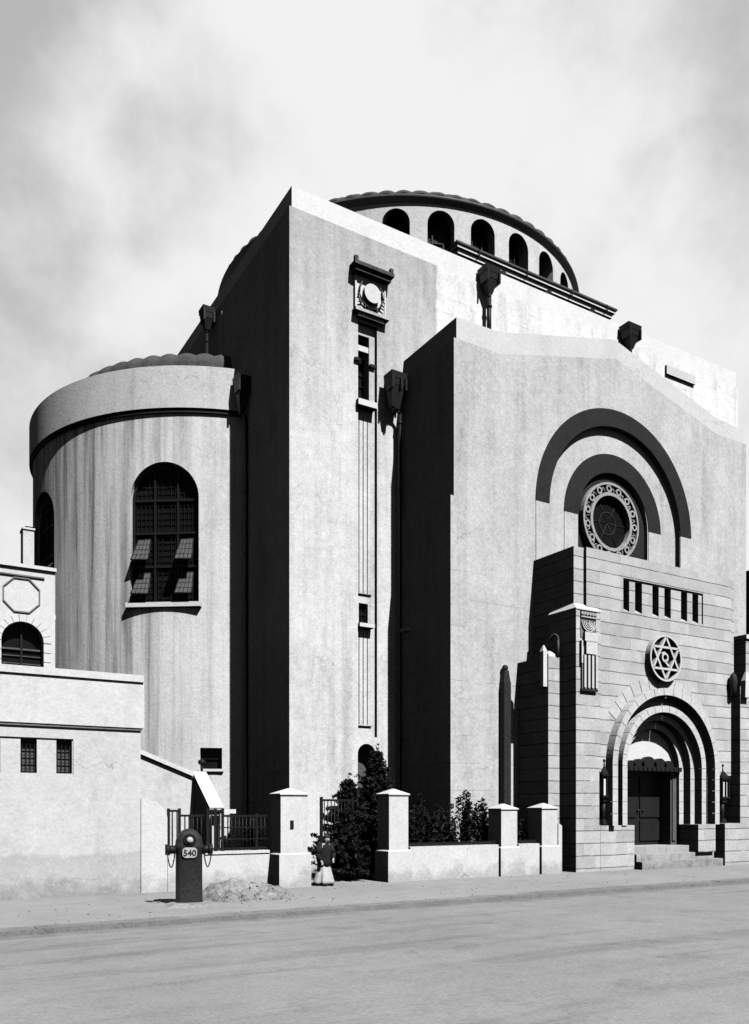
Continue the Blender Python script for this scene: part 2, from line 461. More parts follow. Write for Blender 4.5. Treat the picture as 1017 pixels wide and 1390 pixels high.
# --- nave
bm = N(); box(bm, 9.83, 29.25, 20.87, 40.4, -.05, 18.24)
nave = obj('nave_wall', bm, [M['nave']], S)
c = N()
box(c, 12.0, 12.64, 20.5, 20.99, 3.78, 15.72)             # long shallow recess
cut(nave, c)
c = N()
box(c, 12.05, 12.44, 20.6, 21.45, 13.45, 15.42)            # tall window
box(c, 12.09, 12.40, 20.6, 21.45, 7.05, 7.66)              # small window
add_poly_prism(c, arch_pts(12.29, 3.28, .30, -.1, 14), 20.6, 21.6)
for gx in (12.10, 12.24, 12.38):
    box(c, gx-.014, gx+.014, 20.6, 21.03, 7.95, 13.15); box(c, gx-.014, gx+.014, 20.6, 21.03, 4.15, 6.85)
cut(nave, c)
bm = N()
add_poly_prism(bm, [(9.93, 18.24), (29.2, 18.24), (29.2, 18.86), (9.93, 18.86)], 20.93, 21.4)
box(bm, 9.93, 10.35, 21.4, 40.3, 18.24, 18.86); box(bm, 28.8, 29.2, 21.4, 40.3, 18.24, 18.86)
obj('parapet', bm, M['coping'], S)
# window furniture on the nave
def window_part(x0, x1, z0, z1, y, host, bars_v=1, bars_h=3, name='window'):
    bm = N(); box(bm, x0-.02, x1+.02, y, y+.02, z0-.02, z1+.02)
    wv = obj(name, bm, M['glass'], host)
    bm = N(); t = .02
    box(bm, x0, x0+.03, y-.05, y-.005, z0, z1); box(bm, x1-.03, x1, y-.05, y-.005, z0, z1)
    box(bm, x0+.03, x1-.03, y-.05, y-.005, z0, z0+.03); box(bm, x0+.03, x1-.03, y-.05, y-.005, z1-.03, z1)
    for i in range(bars_v):
        xx = x0+(x1-x0)*(i+1)/(bars_v+1); box(bm, xx-.012, xx+.012, y-.04, y-.008, z0+.03, z1-.03)
    for i in range(bars_h):
        zz = z0+(z1-z0)*(i+1)/(bars_h+1); box(bm, x0+.03, x1-.03, y-.046, y-.012, zz-.01, zz+.01)
    obj('window_frame', bm, M['iron'], wv)
    return wv
w1 = window_part(12.05, 12.44, 13.45, 15.42, 21.36, S, 1, 5)
bm = N(); box(bm, 12.05, 12.44, 21.02, 21.09, 14.98, 15.14); obj('transom', bm, M['trimw'], w1)
bm = N(); box(bm, 11.93, 12.56, 20.72, 20.985, 13.27, 13.44); obj('sill', bm, M['trimw'], w1)
w2 = window_part(12.09, 12.40, 7.05, 7.66, 21.15, S, 1, 1)
bm = N(); box(bm, 12.0, 12.5, 20.76, 20.985, 6.93, 7.04); obj('sill', bm, M['trimw'], w2)
for zz in (7.90, 4.08):
    bm = N(); box(bm, 12.02, 12.5, 20.95, 20.985, zz, zz+.03); obj('groove_stop', bm, M['iron'], S)
for q in ((11.86, 12.02, 20.78, 20.9), (12.44, 12.62, 20.90, 20.985)):
    bm = N(); box(bm, *q, 14.55, 14.63); obj('iron_bracket', bm, M['iron'], S)
bm = N(); add_poly_prism(bm, arch_pts(12.29, 3.28, .30, 0, 14), 21.3, 21.36)
d1 = obj('side_door', bm, M['pane'], S)
bm = N(); add_poly_prism(bm, ring_pts(12.29, 3.28, .305, .46, 0, PI, 14), 20.96, 20.985); obj('arch_trim', bm, M['block'], d1)
# relief panel over the tall window
bm = N()
box(bm, 11.85, 12.88, 20.80, 20.87, 15.98, 17.0)
box(bm, 11.85, 11.90, 20.77, 20.80, 15.98, 17.0); box(bm, 12.83, 12.88, 20.77, 20.80, 15.98, 17.0)
rp = obj('relief_panel', bm, M['trimw'], S)
bm = N()
for (y, z0, z1, ex) in ((20.52, 17.12, 17.22, .14), (20.60, 17.00, 17.12, .08)): box(bm, 11.85-ex, 12.88+ex, y, 20.87, z0, z1)
box(bm, 11.72, 11.83, 20.54, 20.64, 17.22, 17.36); box(bm, 12.90, 13.0, 20.54, 20.64, 17.22, 17.36)
obj('cornice', bm, M['slate'], rp)
bm = N(); box(bm, 11.80, 12.93, 20.64, 20.87, 15.90, 15.98)
box(bm, 11.93, 12.80, 20.72, 20.87, 15.80, 15.90); obj('ledge', bm, M['block'], rp)
bm = N()
g = circ_pts(12.37, 16.52, .27, 24); add_poly_prism(bm, g, 20.66, 20.80)
obj('shield', bm, M['trimw'], rp)
for s in (-1, 1):
    bm = N()
    pts = [(12.37+s*.10, 16.12), (12.37+s*.30, 16.24), (12.37+s*.40, 16.48), (12.37+s*.36, 16.74)]
    for a, b in zip(pts, pts[1:]): tube(bm, (a[0], 20.75, a[1]), (b[0], 20.75, b[1]), .03, .022, 6)
    for (qx, qz, ex, ez) in ((.30, 16.24, .44, 16.2), (.38, 16.44, .46, 16.40), (.39, 16.6, .30, 16.82), (.2, 16.16, .2, 16.04)):
        tube(bm, (12.37+s*qx, 20.75, qz), (12.37+s*ex, 20.74, ez), .024, .014, 6)
    obj('sprig', bm, M['slate'], rp)
# --- platform and drum
PY = 21.35
bm = N(); box(bm, 15.95, 22.60, PY, 38.5, 18.2, 19.22)
box(bm, 15.78, 22.77, PY-.17, 38.7, 19.36, 19.46); box(bm, 15.86, 22.69, PY-.09, 38.6, 19.22, 19.36)
pf = obj('drum_platform', bm, M['trimw'], S)
bm = N(); box(bm, 15.72, 22.83, PY-.22, 38.75, 19.46, 19.52); obj('lead_edge', bm, M['lead'], pf)
for i, sx in enumerate((17.6, 19.58, 21.6)):
    bm = N(); add_poly_prism(bm, [(sx-.17, 18.98)]+[(sx-.17*math.cos(PI*k/8), 18.98+.2*math.sin(PI*k/8)) for k in range(1, 8)]+[(sx+.17, 18.98)], PY-.22, PY)
    obj('scupper', bm, M['iron'], pf)
for sx in (16.6, 18.6, 20.6, 22.3):
    bm = N(); box(bm, sx-.018, sx+.018, PY-.25, PY-.222, 19.22, 19.50); obj('gutter_strap', bm, M['iron'], pf)
DX, DY = XC-.03, 30.6
bm = N(); lathe(bm, DX, DY, [(0, 19.0), (7.5, 19.0), (7.5, 22.56), (0, 22.56)], 168, smooth=False)
drum = obj('drum_wall', bm, M['drum'], S)
c = N()
win_a = [R(-122.9+12.0*k) for k in range(30)]
for a in win_a:
    t = N(); add_poly_prism(t, arch_pts(0, 21.88, .48, 20.0, 14), -.95, .5)
    bmesh.ops.transform(t, matrix=Matrix.Translation((DX+7.5*math.cos(a), DY+7.5*math.sin(a), 0)) @ Matrix.Rotation(a-R(-90), 4, 'Z') @ Matrix.Translation((0, .2, 0)), verts=t.verts)
    me = bpy.data.meshes.new('t'); t.to_mesh(me); t.free(); c.from_mesh(me); bpy.data.meshes.remove(me)
cut(drum, c)
for k, a in enumerate(win_a):
    if not (-200 < -122.9+12.0*k < -20 or -122.9+12.0*k > 165): continue
    T = Matrix.Translation((DX+7.5*math.cos(a), DY+7.5*math.sin(a), 0)) @ Matrix.Rotation(a-R(-90), 4, 'Z')
    bm = N(); add_poly_prism(bm, arch_pts(0, 21.88, .475, 20.01, 14), .50, .54)
    for q in (-.2, .2): box(bm, q-.02, q+.02, .44, .50, 20.3, 22.0, 1)
    for q in (20.8, 21.5): box(bm, -.45, .45, .45, .495, q, q+.04, 1)
    bmesh.ops.transform(bm, matrix=T, verts=bm.verts)
    obj('window', bm, [M['glass'], M['cast']], drum)
bm = N(); lathe(bm, DX, DY, [(7.3, 22.55), (7.54, 22.56), (7.56, 22.61), (7.64, 22.63), (7.68, 22.69), (7.66, 22.75), (7.56, 22.79), (7.3, 22.80)], 144)
obj('cornice_ring', bm, M['lead'], S)
def gored(bm, cx, cy, prof, gores, a0, a1, bulge=.05, per=6, mat=0):
    n = gores*per
    rows = []
    for r, z in prof:
        row = []
        for i in range(n+1):
            a = a0+(a1-a0)*i/n; ph = (i % per)/per
            k = math.sin(PI*ph)*bulge
            row.append(bm.verts.new((cx+(r+k*.6)*math.cos(a), cy+(r+k*.6)*math.sin(a), z+k)))
        rows.append(row)
    for j in range(len(rows)-1):
        for i in range(n):
            f = bm.faces.new((rows[j][i], rows[j][i+1], rows[j+1][i+1], rows[j+1][i])); f.smooth = True; f.material_index = mat
bm = N()
prof = [(7.56, 22.77), (7.56, 22.84), (7.46, 22.93), (7.2, 23.04), (6.8, 23.42), (6, 23.85), (5, 24.4), (3.6, 24.9), (1.9, 25.25), (.2, 25.4)]
gored(bm, DX, DY, prof, 76, 0, 2*PI, .06, 6)
obj('dome', bm, M['slate'], S)
# --- apse
AX, AY, AR = 11.5, 30.6, 6.67
bm = N(); A0, A1 = R(-75.6), R(-284.4)
def wedge(bm, prof, n=120): return lathe(bm, AX, AY, prof, n, a0=R(-104.2), a1=R(-255.8))
def apse_solid(z0, z1, r, n=110, aend=104.4):
    bm = N(); a0, a1 = R(-aend), R(-360+aend)
    pts = [(AX+r*math.cos(a0+(a1-a0)*i/n), AY+r*math.sin(a0+(a1-a0)*i/n)) for i in range(n+1)]
    lo = [bm.verts.new((p[0], p[1], z0)) for p in pts]; hi = [bm.verts.new((p[0], p[1], z1)) for p in pts]
    for i in range(n): bm.faces.new((lo[i], lo[i+1], hi[i+1], hi[i]))
    bm.faces.new((lo[-1], lo[0], hi[0], hi[-1])); bm.faces.new(lo[::-1]); bm.faces.new(hi)
    return bm
apse = obj('apse_wall', apse_solid(-.05, 13.86, AR), M['apse'], S)
def at_apse(a, r=AR): return Matrix.Translation((AX+r*math.cos(a), AY+r*math.sin(a), 0)) @ Matrix.Rotation(a+R(90), 4, 'Z')
c = N(); WA = [R(-125.4), R(-172.6)]
def merge(dst, src, T):
    bmesh.ops.transform(src, matrix=T, verts=src.verts)
    me = bpy.data.meshes.new('t'); src.to_mesh(me); src.free(); dst.from_mesh(me); bpy.data.meshes.remove(me)
for a in WA:
    t = N(); add_poly_prism(t, arch_pts(0, 11.2, 1.07, 7.98, 28), -.6, .42); merge(c, t, at_apse(a))
t = N(); box(t, -.33, .33, -.5, .35, 2.92, 3.56); merge(c, t, at_apse(R(-113.0)))
cut(apse, c)
def smooth_flat(o, ang=30):
    me = o.data
    for p in me.polygons: p.use_smooth = True
    try: me.set_sharp_from_angle(angle=R(ang))
    except Exception: pass
smooth_flat(apse, 12)
o = obj('apse_band', apse_solid(13.86, 15.13, AR+.12, aend=104.0), M['apsetop'], S); smooth_flat(o, 20)
o = obj('band_shade_line', apse_solid(13.74, 13.86, AR+.07, aend=104.2), M['paint'], S); smooth_flat(o, 20)  # near-black strip paints the thin shadow line below the apse band
for k, a in enumerate(WA):
    T = at_apse(a)
    bm = N(); t = N(); add_poly_prism(t, arch_pts(0, 11.2, 1.065, 7.985, 28), .38, .41); merge(bm, t, T)
    wv = obj('window', bm, M['glass'], S)
    bm = N(); t = N()
    add_poly_prism(t, ring_pts(0, 11.2, .99, 1.06, 0, PI, 24), .26, .375)
    for s in (-1, 1): box(t, min(s*.99, s*1.06), max(s*.99, s*1.06), .26, .375, 8.0, 11.2)
    for xx in (-.36, .36): box(t, xx-.03, xx+.03, .28, .37, 8.0, 12.1)
    for zz in (8.0, 9.12, 10.15, 11.16): box(t, -.98, .98, .27, .372, zz, zz+.07)
    for i in range(-7, 8):
        if abs(i*.135) < .98 and i not in (0,): box(t, i*.135-.007, i*.135+.007, .33, .36, 8.0, 12.1 if abs(i) < 5 else 11.5)
    zz = 8.2
    while zz < 12: box(t, -.97*(1 if zz < 11.2 else math.sqrt(max(.01, 1-((zz-11.2)/1.0)**2))), .97*(1 if zz < 11.2 else math.sqrt(max(.01, 1-((zz-11.2)/1.0)**2))), .335, .355, zz, zz+.014); zz += .19
    merge(bm, t, T); obj('window_frame', bm, M['iron'], wv)
    bm = N(); t = N(); box(t, -1.16, 1.16, -.09, .24, 7.84, 7.98); merge(bm, t, T); obj('sill', bm, M['trimw'], wv)
    # open hopper casements
    for (xx, zt) in ((-.67, 9.98), (.67, 9.98), (-.67, 8.95), (.67, 8.95)):
        bm = N(); t = N()
        H, W, tilt = .82, .50, R(26)
        a_ = [Vector((xx-W/2+.06, .24, zt)), Vector((xx+W/2-.06, .24, zt)), Vector((xx+W/2+.02, .24-H*math.sin(tilt)-.1, zt-H*math.cos(tilt))), Vector((xx-W/2-.02, .24-H*math.sin(tilt)-.1, zt-H*math.cos(tilt)))]
        nn = Vector((0, -math.cos(tilt), -math.sin(tilt)))*.012
        for q0, q1 in zip(a_, a_[1:]+a_[:1]): tube(t, q0, q1, .022, None, 6, 1)
        vs = [t.verts.new(p+s*nn) for s in (-1, 1) for p in a_]
        for q in ((0,1,2,3), (7,6,5,4), (0,4,5,1), (1,5,6,2), (2,6,7,3), (3,7,4,0)): t.faces.new([vs[i] for i in q])
        for f in (.25, .5, .75):
            tube(t, a_[0].lerp(a_[3], f)+nn*1.6, a_[1].lerp(a_[2], f)+nn*1.6, .009, None, 5, 1)
            tube(t, a_[0].lerp(a_[1], f)+nn*1.6, a_[3].lerp(a_[2], f)+nn*1.6, .009, None, 5, 1)
        merge(bm, t, T); obj('open_casement', bm, [M['pane'], M['iron']], wv)
bm = N(); t = N(); box(t, -.02, .02, -.30, .05, 9.9, 11.4); merge(bm, t, at_apse(R(-181.5))); obj('open_casement', bm, M['iron'], wv)
bm = N(); t = N(); box(t, -.32, .32, .28, .32, 2.93, 3.55); box(t, -.32, .32, .22, .27, 3.22, 3.26, 0); merge(bm, t, at_apse(R(-113.0)))
wv = obj('window', bm, M['glass'], S)
bm = N(); t = N(); box(t, -.38, .38, -.08, .2, 2.84, 2.915); merge(bm, t, at_apse(R(-113.0))); obj('sill', bm, M['trimw'], wv)
bm = N()
prof = [(5.60, 15.10), (5.68, 15.5), (5.70, 15.8), (5.62, 16.02), (5.42, 16.18), (5.0, 16.30), (3.8, 16.55), (2.2, 16.8), (.3, 16.9)]
gored(bm, AX, AY, prof, 24, R(-106.5), R(-253.5), .055, 6)
obj('apse_roof', bm, M['slate'], S)
# --- porch block
bl = N()
bx0, bx1, BY = 13.44, 25.94, 18.2
top = [(bx0, -.05), (bx1, -.05), (bx1, 14.3), (24.4, 14.3), (19.6, 15.5), (15.0, 14.38), (bx0, 14.38)]
add_poly_prism(bl, top, BY, 20.868)
block = obj('porch_block', bl, M['block'], S)
RX, RZ = 19.69, 10.55
c = N(); add_poly_prism(c, arch_pts(RX, RZ, 2.83, 8.2, 48), 17.9, BY+.17)
cut(block, c)
c = N(); add_poly_prism(c, arch_pts(RX-.02, RZ, 1.52, 8.3, 40), 17.9, BY+.31)
cut(block, c)
c = N()
for xx in (bx0-.0,): box(c, xx-.3, xx+.35, 20.28, 20.48, 6.95, 7.62)
cut(block, c)
bm = N(); box(bm, 13.56, 13.60, 20.285, 20.475, 6.955, 7.615); wv = obj('window', bm, M['glass'], S)
bm = N(); box(bm, 13.22, 13.435, 20.18, 20.55, 6.84, 6.94); obj('sill', bm, M['trimw'], wv)
bm = N(); pz = [(13.56, 14.30), (25.86, 14.22), (25.86, 14.78), (24.35, 14.86), (19.6, 16.10), (15.05, 15.0), (13.56, 14.98)]
add_poly_prism(bm, [(13.56, 14.38), (15.0, 14.38), (19.6, 15.5), (24.4, 14.3), (25.86, 14.3), (25.86, 14.80), (24.35, 14.88), (19.6, 16.12), (15.05, 15.02), (13.56, 14.99)], BY+.05, 20.86)
obj('porch_parapet', bm, M['blockcope'], S)
bm = N(); box(bm, 13.33, 13.438, BY, 20.868, -.05, 10.13); obj('porch_side_base', bm, M['block'], S)
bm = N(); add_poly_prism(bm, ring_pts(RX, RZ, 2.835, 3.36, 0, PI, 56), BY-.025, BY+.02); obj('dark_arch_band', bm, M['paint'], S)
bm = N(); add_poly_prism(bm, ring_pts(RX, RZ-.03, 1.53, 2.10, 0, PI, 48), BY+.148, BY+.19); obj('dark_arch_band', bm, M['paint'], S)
for s in (-1, 1):
    for (r0, r1, y) in ((2.84, 3.35, BY-.02), (1.54, 2.09, BY+.152)):
        bm = N(); xa, xb = sorted((RX+s*r0, RX+s*r1)); box(bm, xa, xb, y, y+.03, 8.5, RZ-.01); obj('arch_leg', bm, M['block'], S)
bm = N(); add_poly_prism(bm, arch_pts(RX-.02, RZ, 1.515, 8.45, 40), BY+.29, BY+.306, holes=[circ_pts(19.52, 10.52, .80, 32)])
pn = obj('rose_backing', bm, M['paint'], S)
bm = N()
RCX, RCZ = 19.52, 10.52
add_poly_prism(bm, circ_pts(RCX, RCZ, 1.20, 48), BY+.10, BY+.26, holes=[circ_pts(RCX, RCZ, 1.13, 48)])
add_poly_prism(bm, circ_pts(RCX, RCZ, .90, 48), BY+.10, BY+.26, holes=[circ_pts(RCX, RCZ, .80, 48)])
for k in range(15):
    a = 2*PI*k/15; cx_, cz_ = RCX+1.015*math.cos(a), RCZ+1.015*math.sin(a)
    add_poly_prism(bm, circ_pts(cx_, cz_, .112, 12), BY+.11, BY+.25, holes=[circ_pts(cx_, cz_, .062, 12)])
    for s in (-1, 1):
        b0 = a+s*.21
        tube(bm, (RCX+.89*math.cos(a+s*.12), BY+.17, RCZ+.89*math.sin(a+s*.12)), (RCX+1.14*math.cos(b0), BY+.17, RCZ+1.14*math.sin(b0)), .018, None, 5)
obj('rose_window', bm, M['rosestone'], S)
bm = N(); add_poly_prism(bm, circ_pts(RCX, RCZ, .81, 32), BY+.296, BY+.304)
rg = obj('rose_glass', bm, M['glass'], S)
bm = N()
for k in range(6): tube(bm, (RCX, BY+.285, RCZ), (RCX+.8*math.cos(k*PI/3), BY+.285, RCZ+.8*math.sin(k*PI/3)), .012, None, 5)
add_poly_prism(bm, circ_pts(RCX, RCZ, .36, 24), BY+.275, BY+.29, holes=[circ_pts(RCX, RCZ, .33, 24)])
obj('tracery', bm, M['cast'], rg)
# --- stone portal
PF = 16.5
bm = N(); add_poly_prism(bm, [(16.26, -.05), (23.05, -.05), (23.05, 8.80), (16.26, 8.80)], PF+.10, 18.198)
portal = obj('portal_wall', bm, M['ashlar'], S)
bm = N(); box(bm, 16.63, 22.80, PF, PF+.097, -.05, 8.80)
pfront = obj('portal_front', bm, M['ashlar'], S)
AXc, AZs = 19.62, 2.9
def pc():
    return N()
for tgt in (portal, pfront):
    c = pc(); box(c, 18.05, 21.46, PF-.3, PF+.045, 7.25, 8.17)
    add_poly_prism(c, arch_pts(AXc, AZs, 2.02, -.2, 40), PF-.3, PF+.40)
    cut(tgt, c)
    c = pc()
    for (x0, x1) in ((18.07, 18.34), (18.57, 18.86), (19.29, 19.56), (19.80, 20.08), (20.52, 20.80), (21.03, 21.30)):
        add_poly_prism(c, [(0, 0), (1, 0), (1, 1), (0, 1)], 0, .001) if False else None
        vs = []
        y0, y1 = PF-.2, PF+.62
        pr = [(y0, 7.25), (PF+.03, 7.25), (y1, 7.62), (y1, 8.12), (y0, 8.12)]
        a = [c.verts.new((x0, p[0], p[1])) for p in pr]; b = [c.verts.new((x1, p[0], p[1])) for p in pr]
        c.faces.new(a[::-1]); c.faces.new(b)
        for i in range(5): c.faces.new((a[i], a[(i+1) % 5], b[(i+1) % 5], b[i]))
    add_poly_prism(c, arch_pts(AXc, AZs, 1.36, -.2, 36), PF-.3, PF+.95)
    for (x0, x1) in ((16.93, 17.50), (22.1, 22.795)): box(c, x0, x1, PF-.3, PF+1.1, 1.25, 2.72)
    cut(tgt, c)
for (x0, x1) in ((18.05, 18.36), (18.55, 18.88), (19.27, 19.58), (19.78, 20.10), (20.5, 20.82), (21.0, 21.32)):
    bm = N(); box(bm, x0, x1, PF+.60, PF+.63, 7.5, 8.15); obj('slit_glass', bm, M['glass'], S)
# archivolts
def archivolt(name, r0, r1, y0, y1, mat, zb=1.23, label=None):
    bm = N()
    nv = 17
    for i in range(nv):
        a0 = PI*i/nv+.004; a1 = PI*(i+1)/nv-.004
        add_poly_prism(bm, ring_pts(AXc, AZs, r0, r1, a0, a1, 4), y0, y1)
    for s in (-1, 1):
        xa, xb = sorted((AXc+s*r0, AXc+s*r1))
        z = zb
        while z < AZs-.01:
            z2 = min(z+.336, AZs); box(bm, xa, xb, y0, y1, z+.006, z2-.006); z = z2
    return obj(name, bm, mat, S)
archivolt('archivolt', 2.06, 2.26, PF-.26, PF+.39, M['vous'])
archivolt('archivolt', 1.58, 1.77, PF-.16, PF+.36, M['vous'])
archivolt('archivolt', 1.37, 1.56, PF+.08, PF+.60, M['vous'])
archivolt('archivolt', 1.14, 1.33, PF+.30, PF+.80, M['vous'])
bm = N(); add_poly_prism(bm, ring_pts(AXc, AZs, 1.78, 2.055, 0, PI, 40), PF+.12, PF+.395)
add_poly_prism(bm, ring_pts(AXc, AZs, 1.565, 1.578, 0, PI, 40), PF+.2, PF+.395)
obj('arch_backing', bm, M['ashlar'], S)
# voussoir collar flush on the wall above the arch
bm = N()
for i in range(4, 17):
    a0 = PI*i/21+.006; a1 = PI*(i+1)/21-.006
    add_poly_prism(bm, ring_pts(AXc, AZs, 2.265, 2.62, a0, a1, 3), PF-.012, PF+.05)
obj('voussoirs', bm, M['vous'], S)
# tympanum and door
TY = PF+.50
bm = N(); add_poly_prism(bm, arch_pts(AXc, AZs, 1.13, 2.95, 28), TY, TY+.12); obj('tympanum', bm, M['trimw'], S)
bm = N(); box(bm, 18.48, 20.78, TY-.28, TY+.2, 2.80, 2.93)
for (cx_, r) in ((18.75, .17), (19.08, .22), (19.5, .30), (19.98, .26), (20.36, .20)):
    add_poly_prism(bm, [(cx_+r*math.cos(PI*i/10)*1.1, 2.93+r*math.sin(PI*i/10)) for i in range(11)], TY-.16, TY-.04)
for i in range(12): box(bm, 18.52+i*.19, 18.60+i*.19, TY-.31, TY-.28, 2.81, 2.91)
obj('door_cornice', bm, M['wood'], S)
bm = N(); box(bm, 18.50, 20.76, PF+.84, PF+.90, .62, 2.80)
for s in (0, 1):
    X0 = 18.62+s*1.02
    for z0, z1 in ((.75, 1.35), (1.45, 2.05), (2.15, 2.65)): box(bm, X0, X0+.86, PF+.80, PF+.84, z0, z1)
dr = obj('door', bm, M['wood'], S)
for kx in (19.54, 19.74):
    bm = N(); ball(bm, (kx, PF+.78, 1.65), .045); obj('door_knob', bm, M['cast'], dr)
for X0 in (18.42, 20.52):
    bm = N(); box(bm, X0, X0+.26, PF+.42, PF+.80, .62, 2.80); box(bm, X0+.05, X0+.21, PF+.38, PF+.42, .75, 2.7)
    obj('door_jamb', bm, M['woodg'], S)
# steps and plinths
bm = N()
for k, (y, z, xr) in enumerate(((0, .22, 21.85), (0, .42, 21.70), (0, .62, 21.5))):
    y, yy = ((16.10, 16.30), (16.302, 16.50), (16.502, 17.45))[k]; box(bm, 18.362, xr, y, yy, -.05, z)
obj('door_steps', bm, M['concrete'], S)
bm = N(); box(bm, 17.045, 18.36, PF-.125, PF+.36, -.05, 1.24); obj('plinth', bm, M['ashlar'], S); bm = N(); box(bm, 20.86, 21.64, PF-.30, PF+.36, .424, 1.24)
obj('plinth', bm, M['ashlar'], S)
bm = N(); box(bm, 21.92, 23.2, PF-.42, PF-.002, -.05, 1.26); obj('plinth', bm, M['ashlar'], S)
# left pilaster with relief
bm = N(); box(bm, 16.13, 17.04, PF-.12, PF+.9, 2.9, 7.04); box(bm, 16.13, 16.99, PF-.12, PF+.9, 1.24, 2.899); box(bm, 16.13, 17.04, PF-.12, PF+.9, -.05, 1.239); pil = obj('portal_pilaster', bm, M['ashlar'], S)
bm = N()
box(bm, 16.11, 17.06, PF-.14, PF+.93, 7.042, 7.075)
lo = [bm.verts.new(q) for q in ((16.11, PF-.14, 7.076), (17.06, PF-.14, 7.076), (17.06, PF+.93, 7.076), (16.11, PF+.93, 7.076))]
hi = [bm.verts.new(q) for q in ((16.262, PF+.095, 7.26), (17.0, PF+.095, 7.26), (17.0, PF+.93, 7.26), (16.262, PF+.93, 7.26))]
bm.faces.new(lo); bm.faces.new(hi)
for i in range(4): bm.faces.new((lo[i], lo[(i+1)%4], hi[(i+1)%4], hi[i]))
obj('pilaster_cap', bm, M['trimw'], pil)
def relief(x0, x1, y, parent):
    W = x1-x0; cx_ = (x0+x1)/2
    bm = N()
    box(bm, x0, x1, y-.015, y-.001, 6.80, 7.02, 1)
    box(bm, x0, x1, y-.015, y-.001, 6.30, 6.78, 2)
    for i in range(9):                       # carved letter row
        xx = x0+.03+i*(W-.08)/8.6
        box(bm, xx, xx+.035, y-.04, y-.016, 6.92, 6.99); box(bm, xx-.004, xx+.045, y-.04, y-.016, 6.84, 6.87)
        if i % 2: box(bm, xx+.02, xx+.035, y-.038, y-.016, 6.87, 6.92)
    for r in (.07, .13, .19, .25):           # seven-branched candelabrum
        add_poly_prism(bm, ring_pts(cx_, 6.72, r-.014, r+.014, PI, 2*PI, 16), y-.06, y-.016)
    box(bm, cx_-.014, cx_+.014, y-.06, y-.016, 6.44, 6.76)
    box(bm, cx_-.20, cx_+.27, y-.10, y-.001, 6.20, 6.44)
    box(bm, cx_-.14, cx_+.27, y-.09, y-.001, 5.86, 6.19)
    box(bm, x0+.02, x1, y-.06, y-.001, 4.92, 5.80, 2)
    for i in range(4): box(bm, x0+.06+i*(W-.12)/3.3, x0+.13+i*(W-.12)/3.3, y-.11, y-.06, 4.95, 5.82)
    box(bm, x0-.02, x0+.03, y-.09, y-.001, 5.6, 6.2)
    box(bm, x0, x1, y-.08, y-.001, 4.86, 4.92, 1)
    return obj('carved_relief', bm, [M['trim'], M['cast'], M['stone_dark']], parent)
relief(16.27, 16.86, PF-.12, pil)
# portal head corner pier shadow groove and left wing
bm = N(); box(bm, 15.66, 16.128, 16.94, 18.196, -.05, 5.82); wing = obj('portal_wing', bm, M['ashlar'], S)
bm = N(); taper(bm, 15.86, 17.14, 5.82, 5.90, .30, .30, .28, .28); taper(bm, 15.86, 17.14, 5.90, 6.0, .28, .28, .06, .06)
box(bm, 15.52, 15.655, 16.98, 17.12, 5.0, 5.95); taper(bm, 15.587, 17.05, 5.95, 6.12, .15, .15, .03, .03)
obj('finial', bm, M['trimw'], wing)
bm = N()
pts = [(16.0, 16.92, 5.85), (16.0, 16.92, 6.3)]+[(16.0, 16.92+.16-.16*math.cos(PI*k/8), 6.3+.16*math.sin(PI*k/8)) for k in range(1, 9)]
for a_, b_ in zip(pts, pts[1:]): tube(bm, a_, b_, .03, None, 8)
obj('curved_bracket', bm, M['lead'], wing)
bm = N(); box(bm, 15.0, 15.24, 17.98, 18.196, -.05, 5.2); taper(bm, 15.12, 18.09, 5.2, 5.55, .24, .2, .14, .14); ball(bm, (15.12, 18.09, 5.62), .09)
obj('side_shaft', bm, M['cast'], wing)
# right wing
bm = N(); box(bm, 22.81, 25.9, 16.2, 18.196, -.05, 5.45); rw = obj('portal_wing', bm, M['ashlar'], S)
bm = N(); box(bm, 23.17, 25.9, 16.26, 18.196, 5.45, 6.95); obj('wing_block', bm, M['ashlar'], rw)
bm = N(); box(bm, 23.12, 25.9, 16.2, 18.196, 6.95, 7.08); obj('wing_coping', bm, M['trimw'], rw)
bm = N(); taper(bm, 22.98, 16.12, 5.1, 5.62, .3, .16, .26, .16); taper(bm, 22.98, 16.12, 5.62, 5.9, .26, .16, .05, .05); obj('finial', bm, M['trimw'], rw)
bm = N(); lathe(bm, 22.70, 16.36, [(.0, 5.2), (.10, 5.2), (.10, 5.45), (.13, 5.6), (.10, 5.78), (.03, 5.88), (0, 5.9)], 16); obj('urn', bm, M['cast'], rw)
# star medallion
MX, MZ, MR = 19.60, 6.03, .67
bm = N()
add_poly_prism(bm, circ_pts(MX, MZ, MR, 48), PF-.19, PF-.001, holes=[circ_pts(MX, MZ, MR-.055, 48)])
def bar(p, q, wd, y0, y1):
    p, q = Vector(p), Vector(q); t = (q-p).normalized(); n = Vector((-t.y, t.x))*wd/2
    add_poly_prism(bm, [tuple(p+n), tuple(q+n), tuple(q-n), tuple(p-n)], y0, y1)
for o0 in (PI/2, -PI/2):
    P = [(MX+(MR-.05)*math.cos(o0+k*2*PI/3), MZ+(MR-.05)*math.sin(o0+k*2*PI/3)) for k in range(3)]
    for k in range(3): bar(P[k], P[(k+1) % 3], .062, PF-.185-.004*(o0 > 0), PF-.09)
add_poly_prism(bm, circ_pts(MX-.02, MZ+.02, .14, 20), PF-.175, PF-.09, holes=[circ_pts(MX-.02, MZ+.02, .085, 20)])
bar((MX-.02, MZ-.1), (MX+.14, MZ-.22), .06, PF-.175, PF-.09); bar((MX-.16, MZ+.12), (MX-.02, MZ+.17), .05, PF-.173, PF-.09)
md = obj('star_medallion', bm, M['trim'], S)
